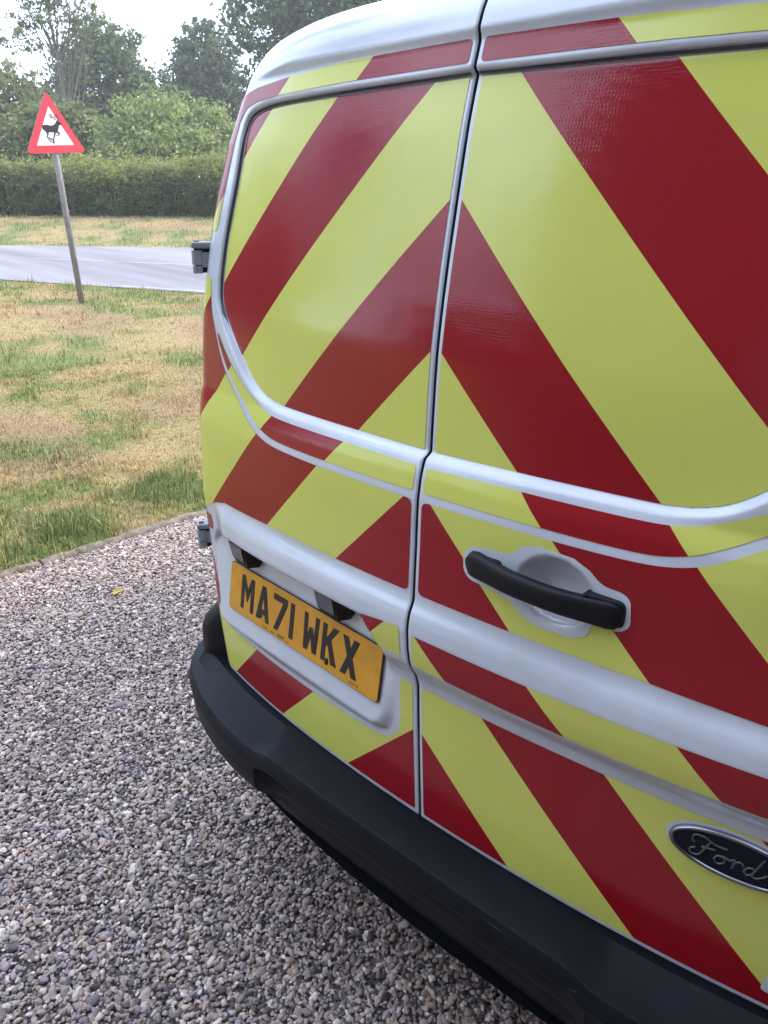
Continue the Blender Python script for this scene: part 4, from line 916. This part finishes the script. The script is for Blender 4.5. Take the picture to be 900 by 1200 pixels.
        m.add([Q(x, y - .0012, z) for x, y, z in q] + [Q(x, y + .003, z) for x, y, z in q], [(0, 1, 2, 3), (0, 4, 5, 1), (1, 5, 6, 2), (2, 6, 7, 3), (3, 7, 4, 0)])
        m.build('lamp_lens', 'lens', h)
plate()

# ------------------------------------------------------------------ handle and oval emblem on the right door
def sfy(x, z, side=1): return float(surf(np.array([x]), np.array([z]), side)[0, 1])
def strap():
    # arched pull: sections swept along x, wider in the middle
    n = 26; k = 14; V = []
    xa, xb = .108, .362
    for i in range(n + 1):
        t = i / n; x = xa + (xb - xa) * t; e = min(t, 1 - t); rise = .013 * smst(np.array(min(1, e * 2.4))) ; endr = math.sqrt(max(0.0, 1 - (1 - min(1, e * 13)) ** 2))
        zc = 1.180 - .010 * t - .002 * math.sin(pi * t); hz = (.0180 + .004 * (abs(t - .5) * 2) ** 2) * (0.25 + 0.75 * endr); th = .0105 * (0.35 + 0.65 * endr)
        y0 = -.0285 + GA * x * x + GB * x ** 4 - .008 - float(rise)
        for q in range(k):
            a = 2 * pi * q / k; ca, sa = cos(a), sin(a)
            zx = math.copysign(abs(ca) ** .55, ca) * hz; yx = math.copysign(abs(sa) ** .7, sa) * th * (1.0 if sa < 0 else 1.0)
            V.append((x, y0 + yx, zc + zx + (0.0)))
    F = [(i * k + q, i * k + (q + 1) % k, (i + 1) * k + (q + 1) % k, (i + 1) * k + q) for i in range(n) for q in range(k)] + [tuple(range(k))[::-1], tuple(n * k + q for q in range(k))]
    h = mesh_obj('door_handle', V, F, 'handle', doorR, True)
    for a, b_ in ((.108, .170), (.300, .362)):      # feet joining the pull to the door
        m = MB(); poly = rounded([(a, 1.156 if a > .2 else 1.164), (b_, 1.152 if a > .2 else 1.160), (b_, 1.192 if a > .2 else 1.196), (a, 1.194)], .012)
        m.prism(poly, lambda p: Vector((p[0], -.0285 + GA * p[0] ** 2 + GB * p[0] ** 4 - (.020 if (a < .2) == (p[0] > (a + b_) / 2) else .009), p[1])), lambda p: Vector((p[0], -.0285 + GA * p[0] ** 2 + GB * p[0] ** 4 + .006, p[1])))
        f = m.build('handle_foot', 'handle', h); bevel(f, .003, 2)
    # white painted surround showing through the film cut-out
    return HAND_OUT
HAND = strap()
def patch(name, poly, mat, off, parent, r=.008, step=.0045):
    poly = rounded(poly, r); P = np.array(poly); us = UG[(UG > P[:, 0].min() - .006) & (UG < P[:, 0].max() + .006)]; vv = VL[(VL > P[:, 1].min() - .006) & (VL < P[:, 1].max() + .006)]
    pts = []; idx = {}; fs = []
    def vid(a, b):
        k = (round(a, 6), round(b, 6))
        if k not in idx: idx[k] = len(pts); pts.append(k)
        return idx[k]
    for i in range(len(us) - 1):
        for j in range(len(vv) - 1):
            q = clip(poly, lambda p: p[0] - us[i]); q = q and clip(q, lambda p: us[i + 1] - p[0]); q = q and clip(q, lambda p: p[1] - vv[j]); q = q and clip(q, lambda p: vv[j + 1] - p[1])
            if q and len(q) > 2 and abs(area(q)) > 2e-8:
                if area(q) < 0: q = q[::-1]
                ids = []
                for p in q:
                    k = vid(*p)
                    if not ids or (k != ids[-1] and k != ids[0]): ids.append(k)
                if len(ids) > 2 and len(set(ids)) == len(ids): fs.append(tuple(ids))
    pt = np.array(pts); X, _ = surfn(pt[:, 0], pt[:, 1], np.full(len(pt), off), 1)
    return mesh_obj(name, X, fs, mat, parent, True)
patch('handle_surround', HAND, 'paint', .0022, doorR, .012)
patch('lock_cover', [(.606, .636), (.650, .632), (.655, .672), (.614, .676)], 'paint', .0024, doorR, .008)
OX, OZ = .546, .853
def emblem():
    def el(a, b, n=64): return [(OX + a * cos(2 * pi * i / n), OZ + b * sin(2 * pi * i / n)) for i in range(n)]
    patch('emblem_surround', el(.0945, .0425), 'paint', .0020, doorR, 0, .006)
    n = 64
    rings = [(.088, .0370, .002), (.0878, .0368, .007), (.0855, .0345, .0105), (.0825, .0318, .0105), (.081, .0303, .0080)]
    V = []
    for a, b, o in rings:
        for (x, z) in el(a, b, n): V.append((x, sfy(OX, OZ) + (2 * GA * OX + 4 * GB * OX ** 3) * (x - OX) - o, z))
    F = [(r_ * n + i, r_ * n + (i + 1) % n, (r_ + 1) * n + (i + 1) % n, (r_ + 1) * n + i) for r_ in range(len(rings) - 1) for i in range(n)]
    e = mesh_obj('oval_emblem', V, F, 'chrome', doorR, True)
    y0 = sfy(OX, OZ) - .0078; sl = 2 * GA * OX + 4 * GB * OX ** 3
    V = [(OX, y0 - .001, OZ)] + [(x, y0 + sl * (x - OX), z) for x, z in el(.0812, .0305, n)]
    mesh_obj('emblem_field', V, [(0, 1 + i, 1 + (i + 1) % n) for i in range(n)], 'oval', e, True)
    # flowing script: stroked letters F o r d
    L_ = {'F': [[(-.052, .004), (-.056, .008), (-.053, .016), (-.040, .018), (-.022, .012), (-.006, .0125)], [(-.030, .014), (-.036, .002), (-.044, -.013), (-.055, -.015), (-.057, -.008), (-.050, -.004)], [(-.042, .001), (-.030, .003), (-.022, .004)]],
          'o': [[(-.010, -.002), (-.018, -.003), (-.022, -.010), (-.017, -.015), (-.009, -.011), (-.008, -.004), (-.012, -.001), (.000, -.003)]],
          'r': [[(.000, -.003), (.004, .001), (.006, -.002), (.003, -.014)], [(.004, -.006), (.010, .000), (.016, .000), (.018, -.004)]],
          'd': [[(.032, -.001), (.025, -.002), (.020, -.009), (.024, -.014), (.031, -.009), (.036, .002), (.042, .016), (.044, .019)], [(.034, -.003), (.031, -.011), (.036, -.014), (.044, -.009), (.050, -.003)]]}
    for ch in 'Ford':
        m = MB()
        for st in L_[ch]:
            P = [Vector((p[0] * .92 - .004, p[1] + .001)) for p in st]; sm = []
            for i in range(len(P) - 1):
                p0, p1, p2, p3 = P[max(0, i - 1)], P[i], P[i + 1], P[min(len(P) - 1, i + 2)]
                for t in np.linspace(0, 1, 6, endpoint=(i == len(P) - 2)):
                    sm.append(.5 * ((2 * p1) + (p2 - p0) * t + (2 * p0 - 5 * p1 + 4 * p2 - p3) * t * t + (3 * p1 - p0 - 3 * p2 + p3) * t ** 3))
            m.tube([(OX + q.x, y0 - .0012 + sl * q.x, OZ + q.y * 1.05 - .001) for q in sm], .00145, 6)
        m.build('script_letter', 'script', e, True)
emblem()

# ------------------------------------------------------------------ hinges
def hinge(z, h, off):
    p = surf(np.array([-UM(np.array([z]))[0]]), np.array([z]), -1)[0]
    S_ = Vector((-.55, -.83, 0)).normalized(); T_ = Vector((-.83, .55, 0)).normalized(); p = Vector(p)
    def bx(mb, s0, s1, t0, t1, z0, z1):
        v = [p + S_ * a + T_ * b + Vector((0, 0, c)) for a in (s0, s1) for b in (t0, t1) for c in (z0, z1)]
        mb.add(v, [(0, 1, 3, 2), (4, 6, 7, 5), (0, 4, 5, 1), (2, 3, 7, 6), (0, 2, 6, 4), (1, 5, 7, 3)])
    m = MB(); bx(m, -.012, off + .030, -.014, .016, h * .30, h * .52); o = m.build('hinge', 'grey', doorL); bevel(o, .004, 3)
    m = MB(); bx(m, -.010, off + .014, -.008, .012, -h * .48, h * .30); q = m.build('hinge_leaf', 'black', o); bevel(q, .002, 2)
    m = MB(); bx(m, -.004, off + .010, -.011, -.006, -h * .30, h * .18); q = m.build('hinge_plate', 'grey', o); bevel(q, .0015, 2)
    c = p + S_ * (off + .019) + T_ * -.002
    m = MB(); m.tube([c + Vector((0, 0, -h * .22)), c + Vector((0, 0, h * .24))], .0115, 18); edge_split(m.build('knuckle', 'grey', o, True))
    m = MB(); m.tube([c + Vector((0, 0, -h * .5)), c + Vector((0, 0, -h * .26))], .0110, 18); edge_split(m.build('knuckle', 'grey', o, True))
    m = MB(); m.tube([c + Vector((0, 0, -h * .5)), c + Vector((0, 0, h * .55))], .0062, 12); edge_split(m.build('hinge_pin', 'black', o, True))
hinge(1.577, .062, .006); hinge(.945, .060, .002)

# high level brake lamp on the roof edge
def brake():
    m = MB(); c = surf(np.array([-.075]), np.array([1.985]), -1)[0]
    poly = rounded([(-.125, 0), (-.025, 0), (-.025, .10), (-.125, .10)], .02)
    m.prism(poly, lambda p: Vector((p[0], c[1] + p[1] * .8, c[2] + .016 + .012 * min(1, p[1] * 20))), lambda p: Vector((p[0], c[1] + p[1] * .8 + .002, c[2] - .012)))
    o = m.build('high_brake_lamp', 'brake', van); bevel(o, .004, 2)
brake()

# ------------------------------------------------------------------ body behind the doors
def body():
    vs1 = np.concatenate([np.arange(.56, 1.9, .03), np.arange(1.9, VTOP, .012)])
    left = [(-float(UM(np.array([v]))[0]) - .006, v) for v in vs1]
    top = [(t * (float(UM(np.array([VTOP]))[0]) + .006), VTOP + .006) for t in np.linspace(-1, 1, 30)[1:-1]]
    right = [(-u, v) for u, v in left[::-1]]
    prm = left + top + right
    ua = np.array([p[0] for p in prm]); va = np.array([p[1] for p in prm]); D = surf(ua, va, 0); D[:, 2] += (va > VTOP) * .004
    nl = len(left)
    K = len(prm); F = np.zeros((K, 3))
    for k, (u, v) in enumerate(prm):
        x, y, z = D[k]
        if k < nl or k >= K - nl:
            s = -1 if k < nl else 1; hw = .975 - .02 * max(0, (.9 - z)) - .30 * max(0, z - 1.25) ** 1.6 ; zt = min(z * 1.006, 1.99)
            if v > 1.86: hw *= 1 - .30 * ((v - 1.86) / (VTOP - 1.86)) ** 2; zt = z + .028 * ((v - 1.86) / (VTOP - 1.86))
            F[k] = (s * hw, 0, zt)
        else: F[k] = (x * 1.07, 0, z + .028 + .02 * (1 - (x / .7) ** 2))
    secs = []
    D0 = D.copy(); D0[:, 1] += .020; secs.append(D0)
    D1 = D.copy(); D1[:, 1] += .004; secs.append(D1)
    for t, yo in ((.05, .020), (.16, .045), (.38, .085), (.62, .13), (.82, .19), (.95, .28), (1.0, .42)):
        P = D * (1 - t) + F * t; P[:, 1] = D[:, 1] * (1 - t) + yo + t * .20; secs.append(P)
    for y, sc, dz in ((1.0, 1, 0), (1.8, 1, 0), (2.6, 1, 0), (3.4, 1, 0)):
        P = F.copy(); P[:, 1] = y; secs.append(P)
    # cab: roof falls to the windscreen, bonnet and nose
    for y, zs, hs in ((3.8, .985, .985), (4.3, .80, .95), (4.7, .62, .92), (5.05, .54, .86), (5.15, .40, .80)):
        P = F.copy(); P[:, 1] = y; P[:, 2] = np.where(P[:, 2] > .56, .56 + (P[:, 2] - .56) * max(.05, (zs * 2.0 - .56) / 1.44), P[:, 2]); P[:, 0] *= hs; secs.append(P)
    n = len(secs); V = np.concatenate(secs); i = np.arange(n - 1)[:, None] * K + np.arange(K - 1)[None]
    Fc = np.stack([i, i + K, i + K + 1, i + 1], -1).reshape(-1, 4)
    Fl = [tuple(f) for f in Fc] + [tuple((n - 1) * K + k for k in range(K))]
    mesh_obj('body', V, Fl, 'paint', van, True)
    # lower sides and floor
    m = MB(); m.box((0, 2.75, .50), (1.78, 4.5, .24)); m.build('underbody', 'seal', van)
    # dark rubber behind the door gap
    m = MB(); zz = np.arange(.60, 2.0, .05); v = []
    for z in zz: p = surf(np.array([0.001]), np.array([z]), 0)[0]; v += [(-.03, p[1] + .018, p[2]), (.03, p[1] + .018, p[2])]
    m.add(v, [(2 * i, 2 * i + 1, 2 * i + 3, 2 * i + 2) for i in range(len(zz) - 1)]); m.build('door_seal', 'seal', van, True)
    # tail lamps wrapped on the rear pillars
    for s in (-1, 1):
        ids = [k for k in range(K) if (k < nl if s < 0 else k >= K - nl) and .86 < D[k, 2] < 1.52]; V2 = []; rows = [4, 5, 6, 7]
        for r_ in rows:
            for k in ids: p = secs[r_][k]; V2.append((p[0] + s * .004, p[1] - .004, p[2]))
        q = len(ids); Fq = [(a * q + b, a * q + b + 1, (a + 1) * q + b + 1, (a + 1) * q + b) for a in range(3) for b in range(q - 1)]
        mesh_obj('tail_lamp', V2, Fq, 'brake', van, True)
body()
def wheel(x, y):
    m = MB(); r, wd = .335, .11; pr = [(-wd, .20), (-wd, .29), (-wd * .9, .325), (-wd * .6, .335), (wd * .6, .335), (wd * .9, .325), (wd, .29), (wd, .20)]; n = 40
    def lathe(pr, n):
        V = [(x + a, y + b * cos(2 * pi * i / n), .335 + b * sin(2 * pi * i / n)) for i in range(n) for a, b in pr]; k = len(pr)
        return V, [(i * k + j, i * k + j + 1, ((i + 1) % n) * k + j + 1, ((i + 1) % n) * k + j) for i in range(n) for j in range(k - 1)]
    V, F = lathe(pr, n); t = mesh_obj('wheel', V, F, 'tyre', van, True)
    s = 1 if x > 0 else -1; V, F = lathe([(s * .09, .205), (s * .098, .20), (s * .07, .17), (s * .06, .09), (s * .085, .07), (s * .085, .001)], n); mesh_obj('rim', V, F, 'rim', t, True)
for wx, wy in ((-.86, 1.05), (.86, 1.05), (-.86, 4.0), (.86, 4.0)): wheel(wx, wy)

# ------------------------------------------------------------------ rear bumper
def bumper():
    # plan line of the outer face, centre to corner and round to the side (left half, mirrored)
    pl = [(0, -.089), (.20, -.088), (.36, -.086), (.46, -.083), (.56, -.071), (.66, -.045), (.745, -.012), (.815, .026), (.868, .072), (.905, .13), (.935, .22), (.955, .34), (.965, .52), (.970, .70)]
    pts = []
    for i in range(len(pl) - 1):
        a, b = pl[i], pl[i + 1]; n = 4
        for t in range(n): pts.append((a[0] + (b[0] - a[0]) * t / n, a[1] + (b[1] - a[1]) * t / n))
    pts.append(pl[-1]); A = np.array(pts)
    for _ in range(3): A[1:-1] = A[1:-1] * .5 + (A[:-2] + A[2:]) * .25
    A = np.concatenate([A[::-1] * np.array([-1, 1]), A[1:]]); d = np.gradient(A, axis=0); nn = np.stack([d[:, 1], -d[:, 0]], 1); nn /= np.linalg.norm(nn, axis=1)[:, None]
    seg = np.cumsum(np.r_[0, np.linalg.norm(np.diff(A, axis=0), axis=1)]); seg -= seg[len(seg) // 2]
    V = []; K = None
    for (x, y), nv, s in zip(A, nn, seg):
        ax = abs(x); stp = smst(np.array((ax - .375) / .022)); stp = float(stp)          # the raised corner shoulder beyond the step pad
        side = float(smst(np.array((abs(s) - .80) / .12)))
        yin = GA * min(ax, .74) ** 2 + GB * min(ax, .74) ** 4 + .012; # inner line under the doors
        inx, iny = (x, yin) if ax < .73 else (math.copysign(min(ax, .80), x), max(yin, y + .06))
        o = 0.0; dent = -.030 * (1 - stp)
        ztop = .584 - .016 * stp
        zin = .596 + side * .03
        prof = []
        px, py = x + nv[0] * o, y + nv[1] * o
        def L(t, z, e=0): return (inx + (px - inx) * t + nv[0] * e, iny + (py - iny) * t + nv[1] * e, z)
        rise = .25 * float(smst(np.array((y - .03) / .20)))      # corner horn running up to the lamp
        if side > 0:
            zin += rise * .0
        prof = [L(0, zin), L(.25, zin + .001), L(.62, ztop + .004), L(.90, ztop + .001), L(.955, ztop - .001), L(1.0, ztop - .010, .001), L(1.0, ztop - .030, .006), L(1.0, ztop - .037, .004), L(1.0, ztop - .044, .003 + dent), L(1.0, .50, .002 + dent), L(1.0, .476, dent), L(1.0, .462, -.006 + dent), L(1.0, .452, -.016 + dent),
                L(1.0, .42, -.050), L(1.0, .38, -.075), L(1.0, .33, -.10), L(1.0, .30, -.13), L(.1, .30)]
        K = len(prof); V += prof
    n = len(A); F = [(i * K + j, (i + 1) * K + j, (i + 1) * K + j + 1, i * K + j + 1) for i in range(n - 1) for j in range(K - 1)]
    o = mesh_obj('rear_bumper', V, F, 'bumper', van, True); edge_split(o, 28)
    # corner horns filling between door edge and lamp
    for s in (-1, 1):
        m = MB(); zz = np.linspace(.565, .79, 12); v = []
        for z in zz:
            t = float(smst(np.array((z - .665) / .115))); q = surf(np.array([s * (float(UM(np.array([max(z, .60)]))[0]) + .002)]), np.array([max(z, .6)]), 0)[0]
            a = Vector((q[0] - s * .004, q[1] + .014, z)); far = Vector((s * .955, .40, z))
            for cx, cy in ((.772, .066), (.800, .064), (.826, .086), (.868, .16)):
                c = Vector((s * cx, cy, z)); v.append(c.lerp(a.lerp(far, .06 + max(0, cx - .772) * 1.5), t))
            v.insert(len(v) - 4, a); v.append(far)
        m.add(v, [(6 * i + j, 6 * i + j + 1, 6 * i + j + 7, 6 * i + j + 6) for i in range(11) for j in range(5)])
        m.build('corner_trim', 'black', van, True)
    # red reflectors low on the corners
    for s in (-1, 1):
        i0 = [i for i in range(n) if .80 < s * A[i, 0] < .90 and A[i, 1] < .14]; v = []
        for i in i0:
            for z in (.468, .492): v.append((A[i, 0] + nn[i, 0] * .026, A[i, 1] + nn[i, 1] * .026, z))
        if len(i0) > 1: mesh_obj('reflector', v, [(2 * i, 2 * i + 1, 2 * i + 3, 2 * i + 2) for i in range(len(i0) - 1)], 'brake', van, True)
bumper()

# ------------------------------------------------------------------ small litter
def litter():
    m = MB(); p = [(-.022, -.006), (-.008, -.015), (.012, -.013), (.030, 0), (.014, .012), (-.006, .014), (-.020, .006)]
    m.add([(0, 0, .004)] + [(x, y, .004 + .010 * abs(y) / .015 + .004 * math.sin(x * 90)) for x, y in p], [(0, i + 1, (i + 1) % 7 + 1) for i in range(7)])
    m.add([(-.022, 0, .0), (-.036, -.003, .002), (-.022, .002, .003)], [(0, 1, 2)])
    o = m.build('fallen_leaf', 'yleaf', None, True); tag(o, 'single curled yellow leaf lying on the gravel near the edging', 'leaf')
    o.location = (-2.33, 0.60, .022); o.rotation_euler = (R(25), R(-12), R(60))
    for (x, y, L, a, b, lab) in ((-.94, -.33, .22, R(58), .05, 'long pale dry stalk lying on the gravel at the lower left'), (-2.62, .52, .14, R(140), .03, 'short pale stalk at the gravel edge beside the edging')):
        m = MB(); m.tube([(0, 0, 0), (L * .35, b * .3, .012), (L * .7, b, .010), (L, b * .6, .004)], [.0016, .0016, .0013, .0008], 6); m.tube([(L * .35, b * .3, .012), (L * .6, -b * .5, .014), (L * .75, -b, .008)], [.0012, .001, .0006], 5)
        o = m.build('dry_stalk', 'straw', None, True); o.location = (x, y, .020); o.rotation_euler = (0, 0, a); tag(o, lab, 'stalk')
litter()

# ------------------------------------------------------------------ hazy summer air
def haze():
    m = bpy.data.materials.new('summer_haze'); m.use_nodes = True; t = m.node_tree; t.nodes.clear()
    v = t.nodes.new('ShaderNodeVolumePrincipled'); o = t.nodes.new('ShaderNodeOutputMaterial')
    v.inputs['Color'].default_value = (.92, .96, 1.0, 1); v.inputs['Density'].default_value = HAZE; v.inputs['Anisotropy'].default_value = 0.3
    t.links.new(v.outputs[0], o.inputs['Volume'])
    b = MB(); b.box((-60, 90, 8), (700, 700, 20)); h = b.build('haze', m); tag(h, 'thin bright summer haze hanging over the whole place', kind='stuff')
    SC.cycles.volume_bounces = 1
HAZE = 0.0018
haze()
